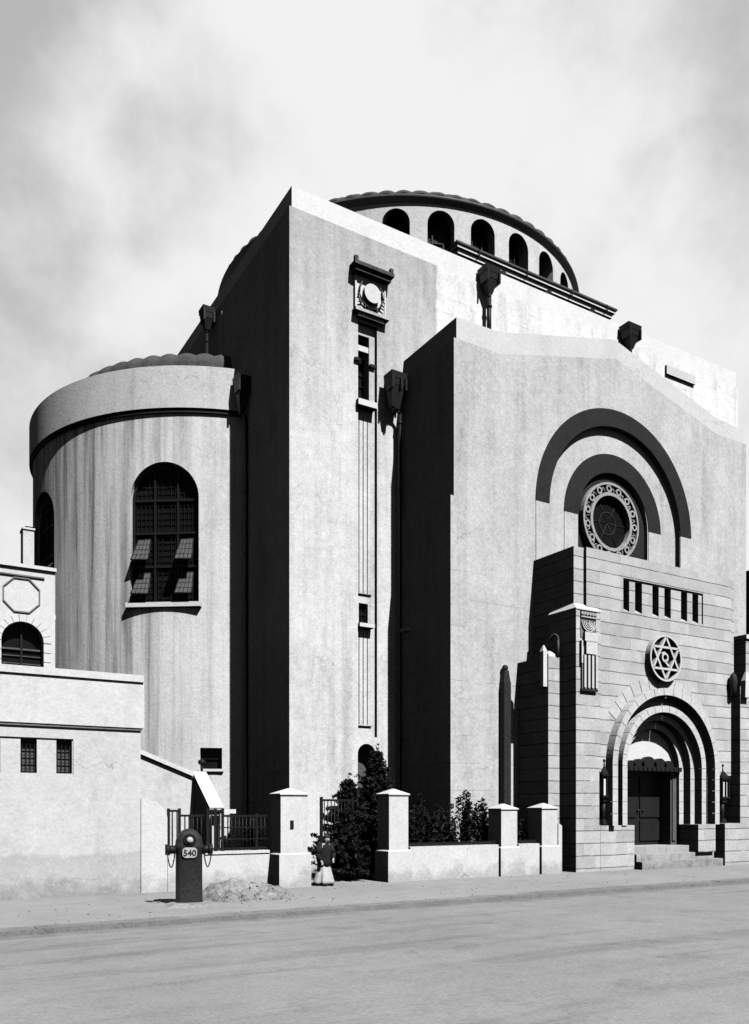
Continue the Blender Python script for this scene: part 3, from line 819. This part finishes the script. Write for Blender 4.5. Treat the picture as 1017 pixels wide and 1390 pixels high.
bm = N(); add_poly_prism(bm, circ_pts(MX, MZ, MR-.05, 40), PF-.085, PF-.004); obj('medallion_back', bm, M['paint'], md)
# wall lanterns in the niches
def lantern(cx_, cy_):
    z0 = 1.42
    bm = N()
    box(bm, cx_-.10, cx_+.10, cy_-.10, cy_+.10, z0+.45, z0+.56); box(bm, cx_-.15, cx_+.15, cy_-.15, cy_+.15, z0+.56, z0+.62)
    for sx in (-1, 0, 1):
        for sy in (-1, 1): box(bm, cx_+sx*.13-.014, cx_+sx*.13+.014, cy_+sy*.13-.014, cy_+sy*.13+.014, z0+.62, z0+1.12)
    for sx in (-1, 1): box(bm, cx_+sx*.13-.014, cx_+sx*.13+.014, cy_-.014, cy_+.014, z0+.62, z0+1.12)
    box(bm, cx_-.16, cx_+.16, cy_-.16, cy_+.16, z0+1.12, z0+1.18)
    taper(bm, cx_, cy_, z0+1.18, z0+1.36, .28, .28, .08, .08)
    tube(bm, (cx_, cy_, z0+1.36), (cx_, cy_, z0+1.50), .035, .03, 8); ball(bm, (cx_, cy_, z0+1.53), .05)
    tube(bm, (cx_, cy_, z0-.1), (cx_, cy_, z0+.45), .05, .07, 8); taper(bm, cx_, cy_, z0-.15, z0, .22, .22, .1, .1)
    tube(bm, (cx_, cy_, z0+.3), (cx_, cy_+.3, z0+.3), .025, None, 6)
    bmesh.ops.scale(bm, verts=bm.verts, vec=(1.2, 1.0, 1.05), space=Matrix.Translation((-cx_, -cy_, -z0)))
    ln = obj('lantern', bm, M['iron'], S)
    bm = N(); box(bm, cx_-.10, cx_+.10, cy_-.10, cy_+.10, z0+.65, z0+1.10); obj('lamp_glass', bm, M['lampglass'], ln)
lantern(17.30, PF+.02); lantern(22.38, PF+.02)
# rainwater heads and pipes
def hopper(x, y, ztop, pipe_z, w=.55, hh=.75, pr_=.05, px=None):
    px = px or x
    bm = N()
    taper(bm, x, y, ztop-.18, ztop, w, .42, w*1.06, .46)
    taper(bm, x, y, ztop-.36, ztop-.18, w*.82, .36, w*.92, .40)
    taper(bm, x, y, ztop-hh, ztop-.36, .15, .15, w*.8, .34)
    for s in (-1, 1): box(bm, x+s*w*.42-.03, x+s*w*.42+.03, y-.26, y+.1, ztop-.5, ztop-.16)
    tube(bm, (px, y, pipe_z), (px, y, ztop-hh-.10), pr_, None, 10); tube(bm, (px, y, ztop-hh-.12), (x, y, ztop-hh+.04), pr_, None, 10)
    z = ztop-hh-.4
    while z > pipe_z+.3: tube(bm, (px, y, z), (px, y, z+.06), pr_*1.3, None, 10); z -= 1.9
    return obj('downpipe', bm, M['iron'], S)
hopper(16.62, 20.66, 18.62, 16.4, .55, .8, .075)
hopper(22.95, 20.66, 18.70, 16.2, .62, .8, .07)
hopper(13.14, 20.62, 14.35, -.05, .46, 1.0, .05, 13.275)
hopper(12.92, 20.45, 14.25, 13.2, .34, .95, .04)
hopper(9.62, 23.80, 14.75, -.05, .40, 1.1, .05, 9.77)
hopper(9.60, 26.8, 18.35, 14, .40, .7, .05)
bm = N(); box(bm, 25.0, 26.6, 20.78, 20.868, 17.66, 17.98); obj('vent_box', bm, M['trim'], S)
bm = N(); box(bm, 9.78, 9.828, 25.9, 26.25, 13, 17.9); obj('side_buttress', bm, M['side'], S)

# ================================================================== LEFT ANNEX
AN = thing('annex_building', 'low whitewashed flat-roofed building with small barred windows in a row', 'building', (1, 16.9, 0))
bm = N(); box(bm, -4, 4.66, 16.9, 19.6, -.05, 4.24)
aw = obj('annex_wall', bm, M['annex'], AN)
c = N()
box(c, 1.1, 3.36, 16.7, 16.93, 2.36, 3.05); cut(aw, c)
c = N()
for x0 in (.5, 1.14, 1.77, 2.41, 3.05): box(c, x0, x0+.29, 16.7, 17.12, 2.38, 3.03)
cut(aw, c)
bm = N(); box(bm, -4.05, 4.72, 16.84, 19.66, 3.32, 4.235); obj('frieze_band', bm, M['annexband'], AN)
bm = N(); box(bm, -4.1, 4.70, 16.80, 19.7, 4.24, 4.38); obj('coping', bm, M['wallwhite'], AN)
bm = N(); box(bm, -4.06, 4.68, 16.862, 19.64, 3.27, 3.318); obj('moulding', bm, M['stone_dark'], AN)  # dark strip paints the shade line under the frieze band
for x0 in (1.14, 1.77, 2.41, 3.05):
    bm = N(); box(bm, x0+.002, x0+.288, 17.08, 17.11, 2.385, 3.025); wv = obj('window', bm, M['pane'], AN)
    bm = N()
    for i in range(4): box(bm, x0+.03+i*.075, x0+.042+i*.075, 17.0, 17.02, 2.385, 3.025)
    for i in range(5): box(bm, x0+.002, x0+.288, 17.024, 17.04, 2.45+i*.13, 2.462+i*.13)
    obj('window_bars', bm, M['iron'], wv)

# ================================================================== UPPER BUILDING BEHIND ANNEX
UB = thing('house', 'pale two-storey house front with arched window and octagon moulding rising behind low annex', 'house', (2, 20, 0))
bm = N(); box(bm, -4, 3.58, 20.0, 26, -.05, 7.06); uw = obj('house_wall', bm, M['annexband'], UB)
c = N(); add_poly_prism(c, arch_pts(2.89, 5.42, .435, 4.55, 20), 19.8, 20.3); cut(uw, c)
bm = N(); add_poly_prism(bm, arch_pts(2.89, 5.42, .43, 4.56, 20), 20.24, 20.28); wv = obj('window', bm, M['glass'], UB)
bm = N(); box(bm, 2.87, 2.91, 20.17, 20.236, 4.56, 5.84); box(bm, 2.47, 3.31, 20.18, 20.238, 5.26, 5.30, 1)
for zz in (4.95, 5.12): box(bm, 2.47, 3.31, 20.20, 20.238, zz, zz+.02, 1)
obj('window_frame', bm, [M['iron'], M['pane']], wv)
bm = N()
for i in range(11):
    a0 = PI*i/11+.01; a1 = PI*(i+1)/11-.01; add_poly_prism(bm, ring_pts(2.89, 5.42, .44, .60, a0, a1, 3), 19.96, 20.02)
for s in (-1, 1):
    for k in range(4):
        xa, xb = sorted((2.89+s*.44, 2.89+s*.60)); box(bm, xa, xb, 19.96, 20.02, 4.58+k*.21, 4.775+k*.21)
obj('window_surround', bm, M['trimw'], wv)
bm = N(); oc = [(2.87+.42*math.cos(PI/8+k*PI/4), 6.45+.42*math.sin(PI/8+k*PI/4)) for k in range(8)]
oi = [(2.87+.39*math.cos(PI/8+k*PI/4), 6.45+.39*math.sin(PI/8+k*PI/4)) for k in range(8)]
add_poly_prism(bm, oc, 19.97, 20.01, holes=[oi]); obj('octagon_moulding', bm, M['stone_dark'], UB)
bm = N(); box(bm, -4, 3.35, 19.96, 20.01, 6.87, 6.90); obj('string_course', bm, M['stone_dark'], UB)
bm = N(); box(bm, -4.03, 3.60, 19.94, 26.02, 7.062, 7.14); obj('coping', bm, M['trimw'], UB)
bm = N(); box(bm, 3.28, 3.54, 22.6, 23.0, 7.0, 8.74); box(bm, 3.26, 3.56, 22.57, 23.03, 8.74, 8.79); obj('chimney', bm, M['annex'], UB)

# ================================================================== STREET WALLS, PIERS, RAILINGS
bm = N()
add_poly_prism(bm, [(4.665, -.05), (5.20, -.05), (5.20, 1.52), (5.17, 1.64), (5.09, 1.75), (4.96, 1.84), (4.81, 1.89), (4.665, 1.91)], 16.87, 17.2)
tag(obj('wing_wall', bm, M['wallwhite']), 'short white wall with rounded top joined to the low annex', 'wall')
LW = thing('garden_wall', 'low white wall under the iron railings behind the hydrant and sand heap', 'wall', (6.2, 16.9, 0))
bm = N(); box(bm, 5.205, 7.465, 16.86, 17.12, -.05, .74); obj('wall_body', bm, M['wallwhite'], LW)
bm = N(); box(bm, 6.0, 7.46, 16.835, 17.14, .742, .80); obj('wall_coping', bm, M['wallwhite'], LW)
def railing(name, x0, x1, z0, z1, y, label, step=.09, mids=(), posts=()):
    t = thing(name, label, 'railing', ((x0+x1)/2, y, z0), 'iron railings above the low wall')
    for (za, zb) in [(z1-.045, z1), (z0+.03, z0+.07)]+[(m-.012, m+.012) for m in mids]:
        bm = N(); box(bm, x0, x1, y-.02, y+.02, za, zb); obj('rail', bm, M['iron'], t)
    bm = N(); x = x0+step
    while x < x1-.03: tube(bm, (x, y, z0+.05), (x, y, z1-.02), .014, None, 6); x += step
    obj('bars', bm, M['iron'], t)
    for p in posts:
        bm = N(); box(bm, p-.025, p+.025, y-.025, y+.025, z0-.06, z1+.03); obj('post', bm, M['iron'], t)
    return t
railing('railing', 5.23, 5.50, .80, 1.68, 16.96, 'short tall iron railing panel touching the round-topped white wall', .1, (), (5.25, 5.48))
railing('railing', 5.52, 6.02, .80, 1.58, 17.0, 'iron railing piece ending at the dark stair wall end, behind the hydrant', .09, (), (5.74,))
railing('railing', 6.08, 6.44, .80, 1.68, 16.95, 'tall iron railing panel between the stair wall end and the gridded railing', .09, (), (6.10, 6.26, 6.42))
railing('railing', 6.46, 7.45, .80, 1.57, 16.97, 'longest iron railing with crossed grid bars next to the gate pier', .085, (1.05, 1.3), (7.2,))
# stair wall with sloping coping
SW = thing('stair_wall', 'sloping white stair parapet turning towards street between annex and railings', 'wall', (5.5, 17.8, 0))
bm = N(); add_poly_prism(bm, [(4.70, -.05), (6.20, -.05), (6.20, 2.40), (4.70, 2.98)], 18.2, 18.5)
vs0 = [(17.18, -.05), (18.5, -.05), (18.5, 2.40), (18.2, 2.40), (17.18, 1.66)]
a = [bm.verts.new((6.202, *p)) for p in vs0]; b = [bm.verts.new((6.46, *p)) for p in vs0]
bm.faces.new(a); bm.faces.new(b)
for i in range(5): bm.faces.new((a[i], a[(i+1)%5], b[(i+1)%5], b[i]))
obj('wall_body', bm, M['annex'], SW)
bm = N(); add_poly_prism(bm, [(4.68, 3.01), (6.178, 2.425), (6.178, 2.53), (4.68, 3.11)], 18.12, 18.56)
vs0 = [(17.12, 1.64), (18.2, 2.43), (18.56, 2.43), (18.56, 2.54), (18.2, 2.54), (17.08, 1.73)]
a = [bm.verts.new((6.18, *p)) for p in vs0]; b = [bm.verts.new((6.50, *p)) for p in vs0]
bm.faces.new(a); bm.faces.new(b)
for i in range(6): bm.faces.new((a[i], a[(i+1)%6], b[(i+1)%6], b[i]))
box(bm, 6.24, 6.74, 17.0, 17.07, 1.60, 1.69)
obj('coping', bm, M['annexband'], SW)
bm = N(); tube(bm, (6.45, 18.35, 2.53), (6.45, 18.35, 2.68), .03, .03, 8); ball(bm, (6.45, 18.35, 2.76), .09, sz=.8); obj('ball_finial', bm, M['iron'], SW)

def pier(x0, x1, zt, label, y0=16.42, dep=.52, group='white garden piers with pointed caps', plaque=False):
    cx_, cy_ = (x0+x1)/2, y0+dep/2
    t = thing('gate_pier', label, 'pier', (cx_, cy_, 0), group)
    bm = N(); box(bm, x0, x1, y0, y0+dep, .74, zt); obj('pier_shaft', bm, M['wallwhite'], t)
    bm = N(); box(bm, x0-.06, x1+.06, y0-.06, y0+dep+.02, -.05, .745)
    bmesh.ops.bevel(bm, geom=[e for e in bm.edges if all(v.co.z > .7 for v in e.verts)], offset=.03, segments=1, affect='EDGES')
    obj('pier_base', bm, M['wallwhite'], t)
    bm = N(); box(bm, x0-.03, x1+.03, y0-.03, y0+dep+.03, zt, zt+.03)
    wd, dd = x1-x0+.06, dep+.06
    taper(bm, cx_, cy_, zt+.03, zt+.15, wd, dd, .05, .05); obj('pier_cap', bm, M['wallwhite'], t)
    if plaque:
        bm = N(); box(bm, x0+.22, x0+.30, y0-.02, y0-.001, 1.27, 1.45); obj('bell_plate', bm, M['iron'], t)
    return t
pier(7.53, 8.17, 2.00, 'white gate pier with small dark bell plate beside the open gateway', plaque=True)
pier(10.27, 10.80, 2.02, 'white gate pier standing between the dark conifers and the long low wall')
pier(13.60, 14.12, 1.68, 'white garden pier in the middle of the low front wall')
pier(14.96, 15.50, 1.70, 'white garden pier nearest the stone portal')
def gwall(x0, x1, label, z=.80):
    t = thing('garden_wall', label, 'wall', ((x0+x1)/2, 16.6, 0), 'low white walls in front of the garden')
    bm = N(); box(bm, x0, x1, 16.44, 16.74, -.05, z); obj('wall_body', bm, M['wallwhite'], t)
    bm = N(); box(bm, x0, x1, 16.56, 16.62, z+.02, z+.09); obj('iron_rail', bm, M['iron'], t)
    return t
gwall(10.87, 13.53, 'long low white wall between the gateway pier and the middle garden pier')
gwall(14.19, 14.89, 'short low white wall between the two piers closest to the portal')
bm = N(); add_poly_prism(bm, [(15.57, -.05), (15.70, -.05), (15.70, 1.25), (15.62, 1.3), (15.57, 1.3)], 16.46, 16.9)
tag(obj('garden_wall', bm, M['wallwhite']), 'narrow white wall stub joining the last garden pier to the stone portal', 'wall')
# iron gate standing open
GT = thing('iron_gate', 'black iron gate leaf standing open inside the gateway, half hidden by conifer', 'gate', (9.4, 17.6, 0))
bm = N()
for x in (9.12, 9.96): box(bm, x-.03, x+.03, 17.57, 17.63, .02, 1.98)
box(bm, 9.09, 9.99, 17.585, 17.615, 1.88, 1.93); box(bm, 9.09, 9.99, 17.585, 17.615, .25, .30)
obj('gate_frame', bm, M['iron'], GT)
bm = N()
for i in range(8): tube(bm, (9.2+i*.092, 17.6, .28), (9.2+i*.092, 17.6, 1.9), .012, None, 6)
obj('gate_bars', bm, M['iron'], GT)

# ================================================================== HYDRANT
HX, HY = 4.84, 14.44
HY_T = thing('hydrant', 'dark cast-iron street hydrant post with round head, white number plate and side chains', 'hydrant', (HX, HY, 0))
rot = R(-14)
def hyd(bm):
    bmesh.ops.rotate(bm, verts=bm.verts, cent=(HX, HY, 0), matrix=Matrix.Rotation(rot, 3, 'Z')); return bm
bm = N(); rows = []
def sup(a, n): return math.copysign(abs(a)**(2/n), a)
prof = [(.245, .0), (.245, .06), (.232, .09), (.230, .98), (.245, 1.0), (.245, 1.05), (.235, 1.08)]+[(.235*math.cos(PI/2*i/9), 1.08+.27*math.sin(PI/2*i/9)) for i in range(1, 9)]+[(.02, 1.352)]
for w_, z in prof:
    rows.append([bm.verts.new((HX+w_*sup(math.cos(2*PI*i/40), 3.2), HY+w_*.68*sup(math.sin(2*PI*i/40), 3.2), z)) for i in range(40)])
for j in range(len(rows)-1):
    for i in range(40):
        f = bm.faces.new((rows[j][i], rows[j][(i+1) % 40], rows[j+1][(i+1) % 40], rows[j+1][i])); f.smooth = True
bm.faces.new(rows[0][::-1]); bm.faces.new(rows[-1])
obj('body', hyd(bm), M['cast'], HY_T)
bm = N(); taper(bm, HX+.04, HY-.12, -.02, .05, 1.0, .85, .62, .46); obj('footing', hyd(bm), M['concrete'], HY_T)
bm = N(); tube(bm, (HX, HY-.19, 1.15), (HX, HY-.15, 1.15), .10, .115, 20); obj('cap_ring', hyd(bm), M['iron'], HY_T)
bm = N(); ball(bm, (HX, HY-.205, 1.15), .06, sy=.6); obj('spindle', hyd(bm), M['enamel'], HY_T)
bm = N(); pl = []
for sx, sz in ((1, 1), (-1, 1), (-1, -1), (1, -1)):
    for i in range(6):
        q = {(1,1): 0, (-1,1): PI/2, (-1,-1): PI, (1,-1): 1.5*PI}[(sx, sz)]+PI/2*i/5
        pl.append((HX+sx*.065+.06*math.cos(q), .93+sz*.03+.06*math.sin(q)))
add_poly_prism(bm, pl, HY-.185, HY-.161); np_ = obj('number_plate', hyd(bm), M['enamel'], HY_T)
def text_mesh(txt, size, x, y, z):
    cu = bpy.data.curves.new('t', 'FONT'); cu.body = txt; cu.size = size; cu.align_x = 'CENTER'; cu.extrude = .003; cu.offset = .003
    to = bpy.data.objects.new('t', cu); col.objects.link(to)
    bpy.context.view_layer.update(); dg = bpy.context.evaluated_depsgraph_get()
    me = bpy.data.meshes.new_from_object(to.evaluated_get(dg)); bpy.data.objects.remove(to)
    bm = N(); bm.from_mesh(me); bpy.data.meshes.remove(me)
    bmesh.ops.transform(bm, matrix=Matrix.Translation((x, y, z)) @ Matrix.Rotation(R(90), 4, 'X'), verts=bm.verts)
    for f in bm.faces: f.material_index = 0
    return bm
obj('numerals', hyd(text_mesh('540', .15, HX, HY-.189, .875)), M['cast'], np_)
for s in (-1, 1):
    bm = N(); tube(bm, (HX+s*.2, HY-.02, .98), (HX+s*.40, HY-.02, .98), .075, .075, 12); tube(bm, (HX+s*.33, HY-.02, .98), (HX+s*.41, HY-.02, .98), .095, .095, 8)
    obj('nozzle', hyd(bm), M['iron'], HY_T)
    bm = N(); pts = [Vector((HX+s*(.25+.13*k/10), HY-.12, .93-.26*math.sin(PI*k/10)**.8)) for k in range(11)]
    for a_, b_ in zip(pts, pts[1:]): tube(bm, a_, b_, .011, None, 6)
    obj('chain', hyd(bm), M['iron'], HY_T)

# sand heap
from mathutils import noise as mn
bm = N(); nx, ny = 70, 40
rows = []
for j in range(ny+1):
    row = []
    for i in range(nx+1):
        x = 5.15+2.2*i/nx; y = 14.1+1.9*j/ny
        u = (x-6.15)/1.02; v = (y-15.1)/.85
        h = max(0, 1-u*u-v*v)**.75*.27
        h2 = max(0, 1-((x-5.75)/.5)**2-((y-15.0)/.6)**2)*.10
        nz = mn.fractal(Vector((x*4, y*4, 0)), 1, 2, 4)*.06 + mn.noise(Vector((x*14, y*14, 3)))*.02
        e = min(1, (h+h2)*12)
        row.append(bm.verts.new((x, y, -.02+(h+h2)+nz*e+.012*e)))
    rows.append(row)
for j in range(ny):
    for i in range(nx): bm.faces.new((rows[j][i], rows[j][i+1], rows[j+1][i+1], rows[j+1][i]))
for k in range(60):
    a = random.uniform(0, 2*PI); r = random.uniform(.2, 1.25)
    x, y = 6.15+r*math.cos(a)*.95, 15.0+r*math.sin(a)*.8
    if y > 16.2: continue
    u = (x-6.15)/1.02; v = (y-15.1)/.85; h = max(0, 1-u*u-v*v)**.75*.27
    q = random.uniform(.01, .028); ball(bm, (x, y, h+.012), q, sz=.7)
tag(obj('sand_heap', bm, M['sand']), 'low heap of loose sand on the pavement beside the hydrant', 'heap')
bm = N()
for k in range(160):
    x = random.uniform(2, 18); y = random.uniform(13.0, 16.2); q = random.uniform(.006, .018)
    ball(bm, (x, y, q*.3), q, sz=.7)
tag(obj('gravel', bm, M['sand']), 'scattered small pebbles on the pavement', 'gravel', kind='stuff')

# ================================================================== PERSON
def person(x, y, yaw):
    t = thing('person', 'small figure in dark headscarf, dark jacket and flared white robe standing in the gateway', 'person', (x, y, 0))
    B = N()
    def loft(rings, mat=0, n=20, bm=None, cap=True):
        rr = []
        for (cx_, cy_, z, rx, ry) in rings: rr.append([bm.verts.new((x+cx_+rx*math.cos(2*PI*i/n), y+cy_+ry*math.sin(2*PI*i/n), z)) for i in range(n)])
        for j in range(len(rr)-1):
            for i in range(n):
                f = bm.faces.new((rr[j][i], rr[j][(i+1)%n], rr[j+1][(i+1)%n], rr[j+1][i])); f.smooth = True; f.material_index = mat
        if cap: bm.faces.new(rr[0][::-1]); bm.faces.new(rr[-1])
    # body: one skinned surface from pelvis
    vs = {'pel': (0, 0, .60), 'chest': (.01, -.03, .80), 'neck': (.02, -.05, .93), 'head': (.03, -.08, 1.00), 'crown': (.03, -.08, 1.07),
          'sl': (-.12, -.03, .88), 'el': (-.19, -.04, .70), 'hl': (-.15, -.14, .56), 'fl': (-.14, -.17, .51),
          'sr': (.14, -.03, .88), 'er': (.20, -.06, .70), 'hr': (.14, -.17, .60), 'fr': (.12, -.20, .56),
          'kl': (-.07, -.02, .33), 'al': (-.07, 0, .06), 'tl': (-.08, -.10, .03), 'kr': (.08, -.03, .33), 'ar': (.08, 0, .06), 'tr': (.09, -.10, .03)}
    rad = dict(pel=.10, chest=.115, neck=.04, head=.075, crown=.06, sl=.055, el=.04, hl=.026, fl=.022, sr=.055, er=.04, hr=.026, fr=.022, kl=.055, al=.032, tl=.03, kr=.055, ar=.032, tr=.03)
    ed = [('pel','chest'),('chest','neck'),('neck','head'),('head','crown'),('chest','sl'),('sl','el'),('el','hl'),('hl','fl'),('chest','sr'),('sr','er'),('er','hr'),('hr','fr'),('pel','kl'),('kl','al'),('al','tl'),('pel','kr'),('kr','ar'),('ar','tr')]
    names = list(vs)
    for hx, hand in ((-1, 'fl'), (1, 'fr')):
        px, py, pz = vs[hand]
        for k in range(4):
            nm = hand+'g%d' % k; vs[nm] = (px+(k-1.5)*.012, py-.02, pz-.05-.006*(1.5-abs(k-1.5))); rad[nm] = .006; ed.append((hand, nm))
        nm = hand+'t'; vs[nm] = (px-hx*.03, py-.02, pz-.02); rad[nm] = .007; ed.append((hand, nm))
    names = list(vs)
    me = bpy.data.meshes.new('body')
    me.from_pydata([(x+vs[n][0], y+vs[n][1], vs[n][2]) for n in names], [(names.index(a), names.index(b)) for a, b in ed], [])
    o = bpy.data.objects.new('body', me); col.objects.link(o)
    md_ = o.modifiers.new('s', 'SKIN'); me.skin_vertices[0].data[0].use_root = True
    for i, n in enumerate(names): me.skin_vertices[0].data[i].radius = (rad[n], rad[n])
    sb = o.modifiers.new('u', 'SUBSURF'); sb.levels = 2
    bpy.context.view_layer.update(); dg = bpy.context.evaluated_depsgraph_get()
    nm_ = bpy.data.meshes.new_from_object(o.evaluated_get(dg)); bpy.data.objects.remove(o)
    bm = N(); bm.from_mesh(nm_); bpy.data.meshes.remove(nm_)
    for f in bm.faces: f.smooth = True; f.material_index = 0
    hx, hy, hz = x+.03, y-.155, 1.02
    ball(bm, (hx, hy-.006, hz-.008), .014, sz=1.3)
    for s in (-1, 1): ball(bm, (hx+s*.027, hy+.004, hz+.012), .008, 1)
    ball(bm, (hx, hy+.004, hz-.038), .014, 1, sy=.5, sz=.35)
    obj('body', bm, [M['skin'], M['cloth_dark']], t)
    bm = N(); loft([(0, 0, .045, .245, .20), (0, 0, .10, .235, .195), (0, 0, .17, .215, .18), (0, 0, .25, .195, .165), (0, 0, .33, .175, .15), (0, 0, .42, .16, .135), (0, 0, .60, .12, .10)], bm=bm, n=48)
    for v in bm.verts:
        if v.co.z < .58:
            an = math.atan2(v.co.y-y, v.co.x-x); k = 1+(.10*math.sin(an*6+1)+.05*math.sin(an*11))*(1-v.co.z/.62)*1.3
            v.co.x = x+(v.co.x-x)*k; v.co.y = y+(v.co.y-y)*k
    obj('robe', bm, M['cloth_white'], t)
    bm = N(); loft([(0, 0, .42, .165, .14), (0, 0, .55, .15, .13), (.005, -.01, .68, .14, .12), (.01, -.03, .82, .15, .125), (.015, -.04, .89, .12, .10), (.02, -.05, .93, .05, .05)], bm=bm, n=24)
    for s, q in ((-1, ('sl', 'el', 'hl')), (1, ('sr', 'er', 'hr'))):
        P = [Vector((x, y, 0))+Vector(vs[n]) for n in q]
        tube(bm, P[0], P[1], .072, .056, 12); ball(bm, P[1], .058); tube(bm, P[1], P[2], .056, .042, 12); ball(bm, P[0], .074)
    obj('jacket', bm, M['cloth_dark'], t)
    bm = N(); loft([(.03, -.035, .94, .075, .06), (.03, -.03, 1.0, .085, .07), (.03, -.045, 1.07, .088, .085), (.03, -.07, 1.12, .06, .06), (.03, -.07, 1.14, .01, .01)], bm=bm, n=18)
    obj('headscarf', bm, M['cast'], t)
    for s in (-1, 1):
        bm = N(); ball(bm, (x+s*.08, y-.20, .03), .045, sy=1.9, sz=.7); obj('shoe', bm, M['iron'], t)
person(8.62, 16.50, 0)

# ================================================================== PLANTS
def leaf_quads(bm, c, r, n, size, mat=0, flat=1.0):
    for _ in range(n):
        while True:
            p = Vector((random.uniform(-1, 1), random.uniform(-1, 1), random.uniform(-1, 1)))
            if .35 < p.length < 1: break
        p = Vector((p.x*r, p.y*r, p.z*r*flat)) + c
        nrm = Vector((random.gauss(0, 1), random.gauss(0, 1), random.gauss(0, 1)+.4)).normalized()
        u = nrm.orthogonal().normalized(); u.rotate(Matrix.Rotation(random.uniform(0, 6.28), 3, nrm)); v = nrm.cross(u)
        s = size*random.uniform(.6, 1.3)
        q = [p-u*s, p+v*s*.45, p+u*s, p-v*s*.45]
        f = bm.faces.new([bm.verts.new(k) for k in q]); f.material_index = mat

def conifer(x, y, H, rad, label, lay=26, group='dark conifers behind the gateway'):
    t = thing('conifer', label, 'tree', (x, y, 0), group)
    bm = N(); tube(bm, (x, y, -.02), (x+.03, y, H*.95), .07, .012, 8)
    br = []
    for i in range(lay):
        z = .12+(H-.2)*i/lay
        L0 = rad*(1-(i/lay)**1.25)*random.uniform(.75, 1.15)+.06
        for k in range(8):
            a = k*2*PI/8+random.uniform(-.35, .35)+i*.5; L = L0*random.uniform(.7, 1.2)
            e = Vector((x+L*math.cos(a), y+L*math.sin(a), z+L*random.uniform(.0, .35)))
            tube(bm, (x, y, z), e, .014, .004, 4, cap=False); br.append((Vector((x, y, z)), e))
    obj('trunk', bm, M['bark'], t)
    bm = N()
    for a, b in br:
        n = int(5+11*(b-a).length)
        for k in range(n):
            leaf_quads(bm, a.lerp(b, (k+1)/n), .085, 7, .055, random.random() < .18, .6)
    leaf_quads(bm, Vector((x+.03, y, H)), .06, 20, .04, 0, 2)
    obj('crown', bm, [M['leaf'], M['leaf2']], t)
conifer(10.05, 17.95, 2.5, .95, 'broad dark conifer filling the gateway next to the open iron gate', 32)
conifer(10.95, 18.1, 3.25, .95, 'taller dark conifer rising above the pier caps against the shaded wall', 38)
conifer(9.72, 17.45, 1.75, .52, 'smallest dark conifer, leaning into the open gateway', 22)
def shrub(x, y, H, rad, label, spikes=9):
    t = thing('shrub', label, 'shrub', (x, y, 0), 'dark garden shrubs behind the low front wall')
    st = N(); bm = N()
    for k in range(spikes):
        a = random.uniform(0, 6.28); L = rad*random.random()**.5*.8
        e = Vector((x+L*math.cos(a), y+L*math.sin(a), H*random.uniform(.62, 1.0)*(1-.35*L/rad)))
        tube(st, (x+.2*L*math.cos(a), y+.2*L*math.sin(a), 0), e, .018, .006, 5, cap=False)
        b0 = Vector((x+.3*L*math.cos(a), y+.3*L*math.sin(a), .15))
        n = 12
        for j in range(n):
            f = (j+1)/n
            leaf_quads(bm, b0.lerp(e, f), .15*(1.15-.6*f), 16, .055, random.random() < .22, 1.0)
    obj('stems', st, M['bark'], t); obj('foliage', bm, [M['leaf'], M['leaf2']], t)
shrub(11.3, 17.2, 2.2, .50, 'dark shrub just beside the gateway pier, behind the long low wall', 18)
shrub(11.95, 17.5, 2.2, .55, 'tallest broad dark shrub before the shaded flank of the porch block', 20)
shrub(12.5, 17.3, 2.1, .50, 'broad shrub between the tallest broad one and the slender upright one', 18)
shrub(13.10, 17.3, 2.65, .22, 'slender upright shrub standing out against the pale porch wall', 12)
shrub(13.60, 17.3, 2.2, .32, 'loose shrub growing directly behind the middle garden pier', 14)
shrub(14.2, 17.4, 1.75, .40, 'low shrub behind the short wall between the two last piers', 14)
shrub(14.85, 17.4, 1.95, .50, 'dark shrub next to the stone portal behind the last pier', 16)
shrub(6.75, 17.6, 1.72, .22, 'small plant poking above the iron railing beside the stair wall', 6)
shrub(7.25, 17.3, 1.60, .26, 'dark plant behind the gridded railing close to the pier with the bell plate', 8)

# dark building beyond the right flank
RB = thing('far_building', 'dark-walled house glimpsed beyond the far corner of the porch block', 'house', (30, 21, 0))
bm = N(); box(bm, 26.6, 36, 17.4, 20.3, -.05, 9.9); obj('house_wall', bm, M['stone_dark'], RB)
bm = N(); box(bm, 26.5, 36.1, 17.3, 20.4, 9.9, 10.1); obj('roof_edge', bm, M['slate'], RB)
bm = N(); box(bm, 26.9, 27.7, 17.37, 17.398, 4, 6); obj('window', bm, M['glass'], RB)
